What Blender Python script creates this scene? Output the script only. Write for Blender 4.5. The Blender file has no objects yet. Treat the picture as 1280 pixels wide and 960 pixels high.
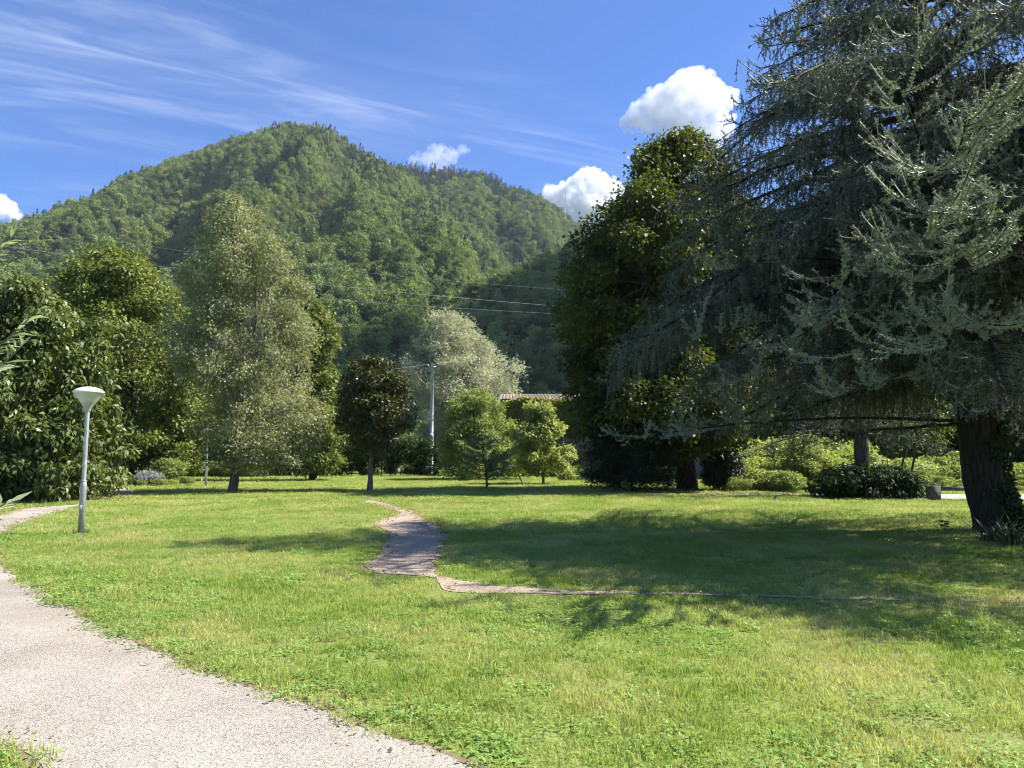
import bpy, bmesh, math, numpy as np
from mathutils import Vector, Matrix
R = math.radians
rng = np.random.default_rng(7)
scene = bpy.context.scene
HAZE = 0.00007
COL = scene.collection

# ---------------------------------------------------------------- camera
F = 925.0
EYE = 1.65
PITCH = math.atan2(90.0, F)
cam_d = bpy.data.cameras.new("camera")
cam_d.sensor_width = 36.0
cam_d.lens = F / 1280.0 * 36.0
cam_d.clip_start, cam_d.clip_end = 0.1, 20000.0
cam = bpy.data.objects.new("camera", cam_d)
cam.location = (0, 0, EYE)
cam.rotation_euler = (math.pi / 2 + PITCH, 0, 0)
COL.objects.link(cam)
scene.camera = cam
CP, SP = math.cos(PITCH), math.sin(PITCH)

def ray(u, v):
    cx, cy = (u - 640.0) / F, (480.0 - v) / F
    return np.array((cx, CP - cy * SP, SP + cy * CP))

def at(u, v, Y):                       # where a sight line meets the depth Y
    d = ray(u, v)
    return d * (Y / d[1]) + np.array((0, 0, EYE))

def gp(u, v):                          # where a sight line meets the lawn
    d = ray(u, v)
    p = d * (-EYE / d[2])
    return np.array((p[0], p[1], 0.0))

# ---------------------------------------------------------------- noise
def _h(ix, iy, iz, s):
    n = (ix.astype(np.int64) * 374761393 + iy.astype(np.int64) * 668265263 + iz.astype(np.int64) * 2147483647 + s * 974711)
    n = (n ^ (n >> 13)) * 1274126177
    n = n ^ (n >> 16)
    return (n & 0xFFFFFF) / float(0xFFFFFF)

def vnoise(x, y, z=0.0, s=0):
    x, y, z = np.broadcast_arrays(np.asarray(x, float), np.asarray(y, float), np.asarray(z, float))
    ix, iy, iz = np.floor(x), np.floor(y), np.floor(z)
    fx, fy, fz = x - ix, y - iy, z - iz
    fx, fy, fz = [f * f * (3 - 2 * f) for f in (fx, fy, fz)]
    o = 0
    for a in (0, 1):
        for b in (0, 1):
            for c in (0, 1):
                w = (fx if a else 1 - fx) * (fy if b else 1 - fy) * (fz if c else 1 - fz)
                o = o + w * _h(ix + a, iy + b, iz + c, s)
    return o * 2 - 1

def fbm(x, y, z=0.0, s=0, oct=4):
    o, a, f = 0, 0.5, 1.0
    for k in range(oct):
        o = o + a * vnoise(np.asarray(x) * f, np.asarray(y) * f, np.asarray(z) * f, s + k)
        a *= 0.5; f *= 2.03
    return o

# ---------------------------------------------------------------- objects
def tag(o, label=None, cat=None, group=None, kind=None):
    if label: o["label"] = label
    if cat: o["category"] = cat
    if group: o["group"] = group
    if kind: o["kind"] = kind
    return o

def empty(name, loc, label, cat, group=None):
    o = bpy.data.objects.new(name, None)
    o.empty_display_size = 0.2
    o.location = loc
    COL.objects.link(o)
    return tag(o, label, cat, group)

def mesh(name, V, Fs, mat, parent=None, tint=None, smooth=False, link=True, loc=None):
    if not isinstance(Fs, (list, tuple)): Fs = [Fs]
    Fs = [np.asarray(f, np.int64) for f in Fs if len(f)]
    V = np.asarray(V, np.float32)
    me = bpy.data.meshes.new(name)
    me.vertices.add(len(V)); me.vertices.foreach_set("co", V.ravel())
    idx = np.concatenate([f.ravel() for f in Fs])
    tot = np.concatenate([np.full(len(f), f.shape[1]) for f in Fs])
    st = np.concatenate([[0], np.cumsum(tot)[:-1]])
    me.loops.add(len(idx)); me.loops.foreach_set("vertex_index", idx.astype(np.int32))
    me.polygons.add(len(tot)); me.polygons.foreach_set("loop_start", st.astype(np.int32))
    if smooth: me.polygons.foreach_set("use_smooth", np.ones(len(tot), bool))
    if tint is not None:
        a = me.attributes.new("tint", 'FLOAT', 'FACE'); a.data.foreach_set("value", np.asarray(tint, np.float32))
    me.update(calc_edges=True); me.validate()
    if mat is not None: me.materials.append(mat)
    o = bpy.data.objects.new(name, me)
    if link: COL.objects.link(o)
    if parent is not None: o.parent = parent
    if loc is not None: o.location = loc
    return o

class MB:                               # collects shapes, then becomes ONE mesh
    def __init__(s): s.v, s.q, s.t, s.n = [], [], [], 0
    def add(s, V, Q=None, T=None):
        s.v.append(np.asarray(V, float).reshape(-1, 3))
        if Q is not None and len(Q): s.q.append(np.asarray(Q) + s.n)
        if T is not None and len(T): s.t.append(np.asarray(T) + s.n)
        s.n += len(s.v[-1])
    def box(s, c, d, rot=None):
        p = np.array([(x, y, z) for x in (-.5, .5) for y in (-.5, .5) for z in (-.5, .5)]) * np.asarray(d)
        if rot is not None: p = p @ np.array(Matrix(rot)).T
        s.add(p + np.asarray(c), [(0, 1, 3, 2), (4, 6, 7, 5), (0, 4, 5, 1), (2, 3, 7, 6), (0, 2, 6, 4), (1, 5, 7, 3)])
    def tube(s, pts, r, n=8, cap=True):
        V, Q = tubes(np.asarray(pts, float)[None], np.asarray(r, float)[None], n)
        s.add(V, Q)
        if cap:
            k = len(pts)
            for base, ring in ((0, 0), (k - 1, (k - 1) * n)):
                off = s.n - len(V)
                s.add([pts[base]], None, None)
                c = s.n - 1
                tri = [(c, off + ring + i, off + ring + (i + 1) % n) for i in range(n)]
                if base: tri = [(a, d, b) for a, b, d in tri]
                s.t.append(np.array(tri))
    def lathe(s, prof, c=(0, 0, 0), n=32):
        prof = np.asarray(prof, float); k = len(prof)
        a = np.arange(n) * 2 * math.pi / n
        V = np.stack([prof[:, None, 0] * np.cos(a), prof[:, None, 0] * np.sin(a), np.repeat(prof[:, None, 1], n, 1)], -1).reshape(-1, 3)
        i, j = np.meshgrid(np.arange(k - 1), np.arange(n), indexing='ij')
        Q = np.stack([i * n + j, i * n + (j + 1) % n, (i + 1) * n + (j + 1) % n, (i + 1) * n + j], -1).reshape(-1, 4)
        s.add(V + np.asarray(c), Q)
    def build(s, name, mat, parent=None, smooth=False, tint=None, loc=None):
        fs = []
        if s.q: fs.append(np.concatenate(s.q))
        if s.t: fs.append(np.concatenate(s.t))
        return mesh(name, np.concatenate(s.v), fs, mat, parent, tint, smooth, loc=loc)

def nrm(a): return a / (np.linalg.norm(a, axis=-1, keepdims=True) + 1e-9)

def tubes(P, rad, n=5):
    """P (m,k,3), rad (m,k) -> verts, quads of m tapered tubes"""
    m, k = P.shape[:2]
    T = np.empty_like(P)
    T[:, 1:-1] = P[:, 2:] - P[:, :-2]; T[:, 0] = P[:, 1] - P[:, 0]; T[:, -1] = P[:, -1] - P[:, -2]
    T = nrm(T)
    main = nrm(P[:, -1] - P[:, 0])
    ref = np.where(np.abs(main[:, 2:3]) > 0.8, np.array([[1.0, 0.13, 0]]), np.array([[0.1, 0.13, 1.0]]))[:, None, :]
    A = nrm(np.cross(T, np.broadcast_to(ref, T.shape))); B = np.cross(T, A)
    a = np.arange(n) * 2 * math.pi / n
    V = P[:, :, None, :] + rad[:, :, None, None] * (A[:, :, None, :] * np.cos(a)[:, None] + B[:, :, None, :] * np.sin(a)[:, None])
    V = V.reshape(-1, 3)
    mi, ki, ni = np.meshgrid(np.arange(m), np.arange(k - 1), np.arange(n), indexing='ij')
    b = mi * k * n + ki * n
    Q = np.stack([b + ni, b + (ni + 1) % n, b + n + (ni + 1) % n, b + n + ni], -1).reshape(-1, 4)
    return V, Q

def leaf_quads(C, N, A, L, W, fold=0.18, droop=0.15):
    N = nrm(N - A * np.sum(N * A, -1, keepdims=True)); S = np.cross(N, A)
    L = np.broadcast_to(L, (len(C),))[:, None]; W = np.broadcast_to(W, (len(C),))[:, None]
    mid = C + A * L * 0.45
    tip = C + A * L - N * L * droop
    V = np.stack([C, mid + S * W * .5 + N * W * fold, tip, mid - S * W * .5 + N * W * fold], 1).reshape(-1, 3)
    Q = np.arange(len(C) * 4).reshape(-1, 4)
    return V, Q

def rand_dir(n, r=rng): return nrm(r.normal(size=(n, 3)))

# ---------------------------------------------------------------- materials
def new_mat(name):
    m = bpy.data.materials.new(name); m.use_nodes = True
    nt = m.node_tree; nt.nodes.clear()
    return m, nt, (lambda t, **k: _node(nt, t, k)), nt.links.new

def _node(nt, t, k):
    n = nt.nodes.new(t)
    for a, b in k.items():
        if a.startswith('i_'): n.inputs[a[2:].replace('_', ' ')].default_value = b
        else: setattr(n, a, b)
    return n

def c4(c): return (c[0], c[1], c[2], 1.0)

def leaf_mat(name, c0, c1, trans=0.35, rough=0.5, spec=0.35, tcol=None, instanced=False, nscale=0.35, c2=None, namt=0.5, ior=None):
    m, nt, N, L = new_mat(name)
    out = N('ShaderNodeOutputMaterial')
    mix = N('ShaderNodeMix', data_type='RGBA'); mix.inputs[6].default_value = c4(c0); mix.inputs[7].default_value = c4(c1)
    if instanced:
        oi = N('ShaderNodeObjectInfo'); L(oi.outputs['Random'], mix.inputs[0])
    else:
        at_ = N('ShaderNodeAttribute', attribute_name='tint'); L(at_.outputs['Fac'], mix.inputs[0])
    col = mix.outputs[2]
    if c2 is not None:
        g = N('ShaderNodeNewGeometry'); nz = N('ShaderNodeTexNoise'); nz.inputs['Scale'].default_value = nscale; nz.inputs['Detail'].default_value = 3
        L(g.outputs['Position'], nz.inputs['Vector'])
        mr = N('ShaderNodeMapRange'); mr.inputs[1].default_value = 0.42; mr.inputs[2].default_value = 0.64; mr.inputs[4].default_value = namt
        L(nz.outputs['Fac'], mr.inputs[0])
        m2 = N('ShaderNodeMix', data_type='RGBA'); m2.inputs[7].default_value = c4(c2)
        L(mr.outputs[0], m2.inputs[0]); L(col, m2.inputs[6]); col = m2.outputs[2]
    pb = N('ShaderNodeBsdfPrincipled'); pb.inputs['Roughness'].default_value = rough; pb.inputs['Specular IOR Level'].default_value = spec
    L(col, pb.inputs['Base Color'])
    if trans > 0:
        tr = N('ShaderNodeBsdfTranslucent')
        hs = N('ShaderNodeMix', data_type='RGBA', blend_type='MULTIPLY'); hs.inputs[0].default_value = 1
        hs.inputs[7].default_value = c4(tcol or (1.5, 1.45, 0.6)); L(col, hs.inputs[6]); L(hs.outputs[2], tr.inputs['Color'])
        ms = N('ShaderNodeMixShader'); ms.inputs[0].default_value = trans
        L(pb.outputs[0], ms.inputs[1]); L(tr.outputs[0], ms.inputs[2]); L(ms.outputs[0], out.inputs[0])
    else: L(pb.outputs[0], out.inputs[0])
    return m

def rough_mat(name, c0, c1, scale=4.0, rough=0.85, bump=0.4, c2=None, s2=40.0, metal=0.0, spec=0.3, stretch=(1, 1, 1), detail=6, obj=True, lo=.35, hi=.65):
    m, nt, N, L = new_mat(name)
    out = N('ShaderNodeOutputMaterial'); pb = N('ShaderNodeBsdfPrincipled')
    tc = N('ShaderNodeTexCoord'); mp = N('ShaderNodeMapping'); mp.inputs['Scale'].default_value = stretch
    L(tc.outputs['Object'] if obj else tc.outputs['Generated'], mp.inputs['Vector'])
    nz = N('ShaderNodeTexNoise'); nz.inputs['Scale'].default_value = scale; nz.inputs['Detail'].default_value = detail
    L(mp.outputs[0], nz.inputs['Vector'])
    mr = N('ShaderNodeMapRange'); mr.inputs[1].default_value = lo; mr.inputs[2].default_value = hi; L(nz.outputs['Fac'], mr.inputs[0])
    mix = N('ShaderNodeMix', data_type='RGBA'); mix.inputs[6].default_value = c4(c0); mix.inputs[7].default_value = c4(c1); L(mr.outputs[0], mix.inputs[0])
    col = mix.outputs[2]
    if c2 is not None:
        vz = N('ShaderNodeTexNoise'); vz.inputs['Scale'].default_value = s2; vz.inputs['Detail'].default_value = 2; L(mp.outputs[0], vz.inputs['Vector'])
        m3 = N('ShaderNodeMapRange'); m3.inputs[1].default_value = .5; m3.inputs[2].default_value = .68; L(vz.outputs['Fac'], m3.inputs[0])
        m2 = N('ShaderNodeMix', data_type='RGBA'); m2.inputs[7].default_value = c4(c2); L(m3.outputs[0], m2.inputs[0]); L(col, m2.inputs[6]); col = m2.outputs[2]
    L(col, pb.inputs['Base Color']); pb.inputs['Roughness'].default_value = rough; pb.inputs['Metallic'].default_value = metal
    pb.inputs['Specular IOR Level'].default_value = spec
    if bump:
        bp = N('ShaderNodeBump'); bp.inputs['Strength'].default_value = bump; bp.inputs['Distance'].default_value = 0.05
        L(nz.outputs['Fac'], bp.inputs['Height']); L(bp.outputs[0], pb.inputs['Normal'])
    L(pb.outputs[0], out.inputs[0])
    return m

BARK = rough_mat("bark", (.035, .025, .018), (.10, .08, .06), 5, bump=1.0, stretch=(3, 3, .6))
BARK_RED = rough_mat("cedar_bark", (.016, .012, .009), (.050, .040, .032), 6, bump=1.0, stretch=(3, 3, .5))
BARK_PALE = rough_mat("pale_bark", (.16, .15, .13), (.42, .41, .37), 6, bump=.3, stretch=(1, 1, 2))
BARK_GREY = rough_mat("grey_bark", (.10, .085, .07), (.22, .2, .17), 6, bump=.5, stretch=(2, 2, .6))

# ---------------------------------------------------------------- world, sun
SUN_AZ, SUN_EL = R(9), R(49)           # azimuth measured from +X towards +Y
SUN = np.array((math.cos(SUN_EL) * math.cos(SUN_AZ), math.cos(SUN_EL) * math.sin(SUN_AZ), math.sin(SUN_EL)))
w = bpy.data.worlds.new("World"); scene.world = w; w.use_nodes = True
nt = w.node_tree; nt.nodes.clear(); L = nt.links.new
N = lambda t, **k: _node(nt, t, k)
def MATH(op, a, b=None, c=None):
    n = N('ShaderNodeMath', operation=op)
    for i, x in enumerate((a, b, c)):
        if x is None: continue
        if isinstance(x, (int, float)): n.inputs[i].default_value = x
        else: L(x, n.inputs[i])
    return n.outputs[0]
sky = N('ShaderNodeTexSky'); sky.sky_type = 'NISHITA'; sky.sun_disc = False
sky.sun_elevation = SUN_EL; sky.sun_rotation = R(90) - SUN_AZ
sky.altitude = 400; sky.air_density = 1.0; sky.dust_density = 0.15; sky.ozone_density = 4.0
tc = N('ShaderNodeTexCoord'); sp = N('ShaderNodeSeparateXYZ'); L(tc.outputs['Generated'], sp.inputs[0])
zc = MATH('MAXIMUM', sp.outputs[2], 0.06)
px, py = MATH('DIVIDE', sp.outputs[0], zc), MATH('DIVIDE', sp.outputs[1], zc)
ang = math.atan2(.53, 1.13); ca, sa = math.cos(ang), math.sin(ang)
S_ = MATH('ADD', MATH('MULTIPLY', px, ca), MATH('MULTIPLY', py, sa))       # along the cirrus
C_ = MATH('SUBTRACT', MATH('MULTIPLY', py, ca), MATH('MULTIPLY', px, sa))  # across it
cb = N('ShaderNodeCombineXYZ'); L(MATH('MULTIPLY', S_, 1.0), cb.inputs[0]); L(MATH('MULTIPLY', C_, 4.5), cb.inputs[1])
nz = N('ShaderNodeTexNoise'); nz.inputs['Scale'].default_value = 1.5; nz.inputs['Detail'].default_value = 9; nz.inputs['Roughness'].default_value = .62; nz.inputs['Distortion'].default_value = .8
L(cb.outputs[0], nz.inputs['Vector'])
cb2 = N('ShaderNodeCombineXYZ'); L(S_, cb2.inputs[0]); L(C_, cb2.inputs[1])
nb = N('ShaderNodeTexNoise'); nb.inputs['Scale'].default_value = 1.1; nb.inputs['Detail'].default_value = 3; L(cb2.outputs[0], nb.inputs['Vector'])
def ss(x, a, b, to=1.0):
    m_ = N('ShaderNodeMapRange', interpolation_type='SMOOTHSTEP'); m_.inputs[1].default_value = a; m_.inputs[2].default_value = b; m_.inputs[4].default_value = to; L(x, m_.inputs[0]); return m_.outputs[0]
def band(c0, wd, s1, amt, soft=.5):
    wob = MATH('MULTIPLY_ADD', nb.outputs['Fac'], .5, -.25)
    d = MATH('ABSOLUTE', MATH('SUBTRACT', MATH('ADD', C_, wob), c0))
    g = MATH('SUBTRACT', 1.0, ss(d, 0.0, wd))
    e = MATH('SUBTRACT', 1.0, ss(S_, s1 - soft, s1 + soft))
    return MATH('MULTIPLY', MATH('MULTIPLY', g, e), amt)
p0 = ray(330, 105); c_main = (p0[1] * ca - p0[0] * sa) / p0[2]
p1 = ray(620, 150); s_end = (p1[0] * ca + p1[1] * sa) / p1[2]
p2 = ray(100, 130); c_low = (p2[1] * ca - p2[0] * sa) / p2[2]
mask = MATH('ADD', band(c_main, .38, s_end, 1.0, .35), band(c_low, .7, s_end - .8, .6, .7))
ns = ss(nz.outputs['Fac'], .40, .78)
cir = MATH('MULTIPLY', mask, MATH('MULTIPLY_ADD', ns, .22, .05))
bg_v = MATH('MULTIPLY', ss(nb.outputs['Fac'], .36, .66), MATH('MULTIPLY', ns, .17))
cir = MATH('MINIMUM', MATH('ADD', cir, bg_v), .6)
low = ss(sp.outputs[2], .02, .12)
cir = MATH('MULTIPLY', cir, low)
tintn = N('ShaderNodeMix', data_type='RGBA', blend_type='MULTIPLY'); tintn.inputs[0].default_value = 1; tintn.inputs[7].default_value = (0.50, 0.76, 1.17, 1)
L(sky.outputs[0], tintn.inputs[6])
mx = N('ShaderNodeMix', data_type='RGBA'); mx.inputs[7].default_value = (7.0, 7.6, 8.6, 1)
L(cir, mx.inputs[0]); L(tintn.outputs[2], mx.inputs[6])
bg = N('ShaderNodeBackground'); bg.inputs['Strength'].default_value = 0.072; L(mx.outputs[2], bg.inputs[0])
wo = N('ShaderNodeOutputWorld'); L(bg.outputs[0], wo.inputs[0])

sl = bpy.data.lights.new("sun", 'SUN'); sl.energy = 5.0; sl.angle = R(0.53); sl.color = (1.0, .955, .88)
so = bpy.data.objects.new("sun", sl); COL.objects.link(so)
so.rotation_euler = Vector(SUN).to_track_quat('Z', 'Y').to_euler()
so.location = SUN * 100

vs = scene.view_settings
scene.display_settings.display_device = 'sRGB'
vs.view_transform = 'Standard'; vs.look = 'None'; vs.gamma = 1.0; vs.use_curve_mapping = False; vs.exposure = 1.28
cy = scene.cycles
cy.max_bounces = 8; cy.diffuse_bounces = 3; cy.glossy_bounces = 2; cy.transmission_bounces = 5; cy.transparent_max_bounces = 8; cy.volume_bounces = 12
cy.use_denoising = True; cy.sample_clamp_indirect = 4.0; cy.pixel_filter_type = 'BLACKMAN_HARRIS'; cy.filter_width = 1.1; cy.caustics_reflective = False; cy.caustics_refractive = False

# ---------------------------------------------------------------- scatter through geometry nodes (for stuff only)
def protos(name, objs):
    c = bpy.data.collections.new(name)
    for o in objs: c.objects.link(o)
    return c

def scatter(name, P, rot, scl, idx, coll, label, cat=None, kind='stuff'):
    me = bpy.data.meshes.new(name)
    me.vertices.add(len(P)); me.vertices.foreach_set("co", np.asarray(P, np.float32).ravel())
    a = me.attributes.new("rot", 'FLOAT_VECTOR', 'POINT'); a.data.foreach_set("vector", np.asarray(rot, np.float32).ravel())
    a = me.attributes.new("scl", 'FLOAT_VECTOR', 'POINT'); a.data.foreach_set("vector", np.asarray(scl, np.float32).ravel())
    a = me.attributes.new("idx", 'INT', 'POINT'); a.data.foreach_set("value", np.asarray(idx, np.int32))
    me.update()
    o = bpy.data.objects.new(name, me); COL.objects.link(o)
    tag(o, label, cat, None, kind)
    g = bpy.data.node_groups.new(name + "_nodes", 'GeometryNodeTree')
    g.interface.new_socket("Geometry", in_out='INPUT', socket_type='NodeSocketGeometry')
    g.interface.new_socket("Geometry", in_out='OUTPUT', socket_type='NodeSocketGeometry')
    gi, go = g.nodes.new('NodeGroupInput'), g.nodes.new('NodeGroupOutput')
    ip = g.nodes.new('GeometryNodeInstanceOnPoints'); ci = g.nodes.new('GeometryNodeCollectionInfo')
    ci.inputs['Collection'].default_value = coll; ci.inputs['Separate Children'].default_value = True; ci.inputs['Reset Children'].default_value = True
    def na(nm, ty):
        n = g.nodes.new('GeometryNodeInputNamedAttribute'); n.data_type = ty; n.inputs['Name'].default_value = nm
        return [s for s in n.outputs if s.name == 'Attribute' and s.enabled][0]
    e2r = g.nodes.new('FunctionNodeEulerToRotation')
    K = g.links.new
    K(gi.outputs[0], ip.inputs['Points']); K(ci.outputs[0], ip.inputs['Instance']); ip.inputs['Pick Instance'].default_value = True
    K(na("idx", 'INT'), ip.inputs['Instance Index']); K(na("rot", 'FLOAT_VECTOR'), e2r.inputs[0]); K(e2r.outputs[0], ip.inputs['Rotation'])
    K(na("scl", 'FLOAT_VECTOR'), ip.inputs['Scale']); K(ip.outputs[0], go.inputs[0])
    md = o.modifiers.new("scatter", 'NODES'); md.node_group = g
    return o

def rots(n, tilt=0.06):
    return np.stack([rng.normal(0, tilt, n), rng.normal(0, tilt, n), rng.uniform(0, 6.283, n)], 1)

# ---------------------------------------------------------------- ground and paths
def catmull(P, step=0.15, closed=True):
    P = np.asarray(P, float); n = len(P); out = []
    rngi = range(n if closed else n - 1)
    for i in rngi:
        p0, p1, p2, p3 = [P[(i + k) % n] if closed else P[min(max(i + k, 0), n - 1)] for k in (-1, 0, 1, 2)]
        m = max(2, int(np.linalg.norm(p2 - p1) / step)); m = min(m, 60)
        t = np.arange(m)[:, None] / m
        # chord-limited tangents keep far, widely spaced points from looping
        d = np.linalg.norm(p2 - p1)
        t1 = (p2 - p0); t2 = (p3 - p1)
        t1 = t1 / (np.linalg.norm(t1) + 1e-6) * min(d, .5 * np.linalg.norm(t1)); t2 = t2 / (np.linalg.norm(t2) + 1e-6) * min(d, .5 * np.linalg.norm(t2))
        h = (2 * t**3 - 3 * t**2 + 1) * p1 + (t**3 - 2 * t**2 + t) * t1 + (-2 * t**3 + 3 * t**2) * p2 + (t**3 - t**2) * t2
        out.append(h)
    return np.concatenate(out)

def jitter(P, amp, sc, seed):
    P = P.copy(); Y = np.clip(P[:, 1] / 10, .5, 1.5)
    P[:, 0] += amp * Y * fbm(P[:, 0] * sc, P[:, 1] * sc, 0, seed) * 2
    P[:, 1] += amp * Y * fbm(P[:, 0] * sc + 50, P[:, 1] * sc, 0, seed) * 2
    return P

def inside(P, poly):
    x, y = P[:, 0], P[:, 1]; r = np.zeros(len(P), bool)
    a, b = poly, np.roll(poly, -1, 0)
    for (x1, y1), (x2, y2) in zip(a[:, :2], b[:, :2]):
        if y1 == y2: continue
        r ^= ((y1 > y) != (y2 > y)) & (x < (x2 - x1) * (y - y1) / (y2 - y1) + x1)
    return r

def poly_obj(name, P, z, mat):
    bm = bmesh.new()
    vs_ = [bm.verts.new((p[0], p[1], 0)) for p in P]
    f = bm.faces.new(vs_)
    bm.normal_update()
    if f.normal.z < 0: f.normal_flip()
    bmesh.ops.triangulate(bm, faces=[f])
    me = bpy.data.meshes.new(name); bm.to_mesh(me); bm.free(); me.materials.append(mat)
    for p in me.polygons:
        if p.normal.z < 0: p.flip()
    o = bpy.data.objects.new(name, me); o.location.z = z; COL.objects.link(o); o["kind"] = "structure"
    return o

gravel_px = [(640, 985), (590, 962), (540, 940), (450, 910), (350, 872), (280, 850), (210, 825), (150, 795), (100, 770), (55, 745), (20, 722), (0, 708),
             (-26, 692), (-22, 682), (0, 668), (12, 660), (45, 648), (100, 634), (150, 622), (172, 614), (150, 609.5), (60, 609.5), (-150, 610),
             (-150, 614), (60, 614), (118, 616.5), (132, 620), (100, 630), (30, 636), (0, 644), (-120, 664), (-260, 700), (-330, 760), (-250, 830), (-100, 890), (0, 930), (40, 947), (62, 990)]
GRAVEL = catmull([gp(u, v) for u, v in gravel_px] + [np.array(p) for p in ((-.4, 1.9, 0), (3.5, -1.8, 0), (5.8, -1.8, 0), (2.0, 1.7, 0))], .12)
dirt_px = [(449, 627), (474, 632), (499, 641), (492, 646), (468, 654), (487, 667), (477, 687), (466, 700), (459, 709), (474, 717), (510, 719), (545, 722), (562, 739), (627, 742), (705, 742.5), (850, 744), (1000, 748), (1150, 751), (1290, 754.5),
           (1290, 751), (1150, 748), (1000, 745.3), (850, 741), (752, 739), (690, 737), (627, 733), (571, 725), (546, 716), (546, 694), (556, 672), (537, 653), (521, 644), (510, 638), (468, 625)]
DIRT = catmull([gp(u, v) for u, v in dirt_px], .12)
road_px = [(700, 616), (900, 617.2), (1000, 617.5), (1150, 618), (1290, 618), (1700, 618), (1700, 627), (1290, 626), (1150, 624.5), (1000, 620), (900, 619), (700, 617)]
ROAD = np.array([gp(u, v) for u, v in road_px])

def ground_material():
    m, nt, N, L = new_mat("lawn_soil")
    out = N('ShaderNodeOutputMaterial'); pb = N('ShaderNodeBsdfPrincipled'); pb.inputs['Roughness'].default_value = .95; pb.inputs['Specular IOR Level'].default_value = .1
    g = N('ShaderNodeNewGeometry')
    def noise(sc, d=4):
        n = N('ShaderNodeTexNoise'); n.inputs['Scale'].default_value = sc; n.inputs['Detail'].default_value = d; L(g.outputs['Position'], n.inputs['Vector']); return n.outputs['Fac']
    def mixc(f, a, b, lo, hi):
        mr = N('ShaderNodeMapRange'); mr.inputs[1].default_value = lo; mr.inputs[2].default_value = hi; L(f, mr.inputs[0])
        x = N('ShaderNodeMix', data_type='RGBA'); L(mr.outputs[0], x.inputs[0])
        for s, c in ((6, a), (7, b)):
            if isinstance(c, tuple): x.inputs[s].default_value = c4(c)
            else: L(c, x.inputs[s])
        return x.outputs[2]
    a = mixc(noise(30, 6), (.085, .115, .028), (.235, .28, .065), .35, .65)
    b = mixc(noise(.5), a, (.22, .20, .08), .52, .72)
    L(b, pb.inputs['Base Color'])
    bp = N('ShaderNodeBump'); bp.inputs['Strength'].default_value = .3; bp.inputs['Distance'].default_value = .03; L(noise(25, 6), bp.inputs['Height']); L(bp.outputs[0], pb.inputs['Normal'])
    L(pb.outputs[0], out.inputs[0]); return m

def gravel_material(name, light, mid, dark, scale):
    m, nt, N, L = new_mat(name)
    out = N('ShaderNodeOutputMaterial'); pb = N('ShaderNodeBsdfPrincipled'); pb.inputs['Roughness'].default_value = .9; pb.inputs['Specular IOR Level'].default_value = .2
    g = N('ShaderNodeNewGeometry')
    v = N('ShaderNodeTexVoronoi'); v.inputs['Scale'].default_value = scale; L(g.outputs['Position'], v.inputs['Vector'])
    cr = N('ShaderNodeValToRGB'); sx = N('ShaderNodeSeparateColor'); L(v.outputs['Color'], sx.inputs[0]); L(sx.outputs[0], cr.inputs[0])
    e = cr.color_ramp.elements; e[0].position = 0; e[0].color = c4(dark); e[1].position = 1; e[1].color = c4(light)
    x = e.new(.22); x.color = c4(mid); x = e.new(.7); x.color = c4([.5 * (a + b) for a, b in zip(light, mid)])
    n2 = N('ShaderNodeTexNoise'); n2.inputs['Scale'].default_value = .9; n2.inputs['Detail'].default_value = 5; L(g.outputs['Position'], n2.inputs['Vector'])
    mr = N('ShaderNodeMapRange'); mr.inputs[1].default_value = .3; mr.inputs[2].default_value = .7; mr.inputs[3].default_value = .78; mr.inputs[4].default_value = 1.12; L(n2.outputs['Fac'], mr.inputs[0])
    mm = N('ShaderNodeMix', data_type='RGBA', blend_type='MULTIPLY'); mm.inputs[0].default_value = 1; L(cr.outputs[0], mm.inputs[6]); L(mr.outputs[0], mm.inputs[7])
    n3 = N('ShaderNodeTexNoise'); n3.inputs['Scale'].default_value = .33; n3.inputs['Detail'].default_value = 7; n3.inputs['Roughness'].default_value = .6; L(g.outputs['Position'], n3.inputs['Vector'])
    m5 = N('ShaderNodeMapRange'); m5.inputs[1].default_value = .48; m5.inputs[2].default_value = .70; m5.inputs[4].default_value = .5; L(n3.outputs['Fac'], m5.inputs[0])
    m6 = N('ShaderNodeMix', data_type='RGBA'); m6.inputs[7].default_value = c4([c * .72 * k for c, k in zip(mid, (1.08, .98, .86))]); L(m5.outputs[0], m6.inputs[0]); L(mm.outputs[2], m6.inputs[6]); mm = m6
    # dark gaps between the stones
    dr = N('ShaderNodeMapRange'); dr.inputs[1].default_value = .35; dr.inputs[2].default_value = .62; dr.inputs[3].default_value = 1; dr.inputs[4].default_value = .55; L(v.outputs['Distance'], dr.inputs[0])
    m4 = N('ShaderNodeMix', data_type='RGBA', blend_type='MULTIPLY'); m4.inputs[0].default_value = 1; L(mm.outputs[2], m4.inputs[6]); L(dr.outputs[0], m4.inputs[7])
    L(m4.outputs[2], pb.inputs['Base Color'])
    bp = N('ShaderNodeBump'); bp.invert = True; bp.inputs['Strength'].default_value = .5; bp.inputs['Distance'].default_value = .01; L(v.outputs['Distance'], bp.inputs['Height']); L(bp.outputs[0], pb.inputs['Normal'])
    L(pb.outputs[0], out.inputs[0]); return m

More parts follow.
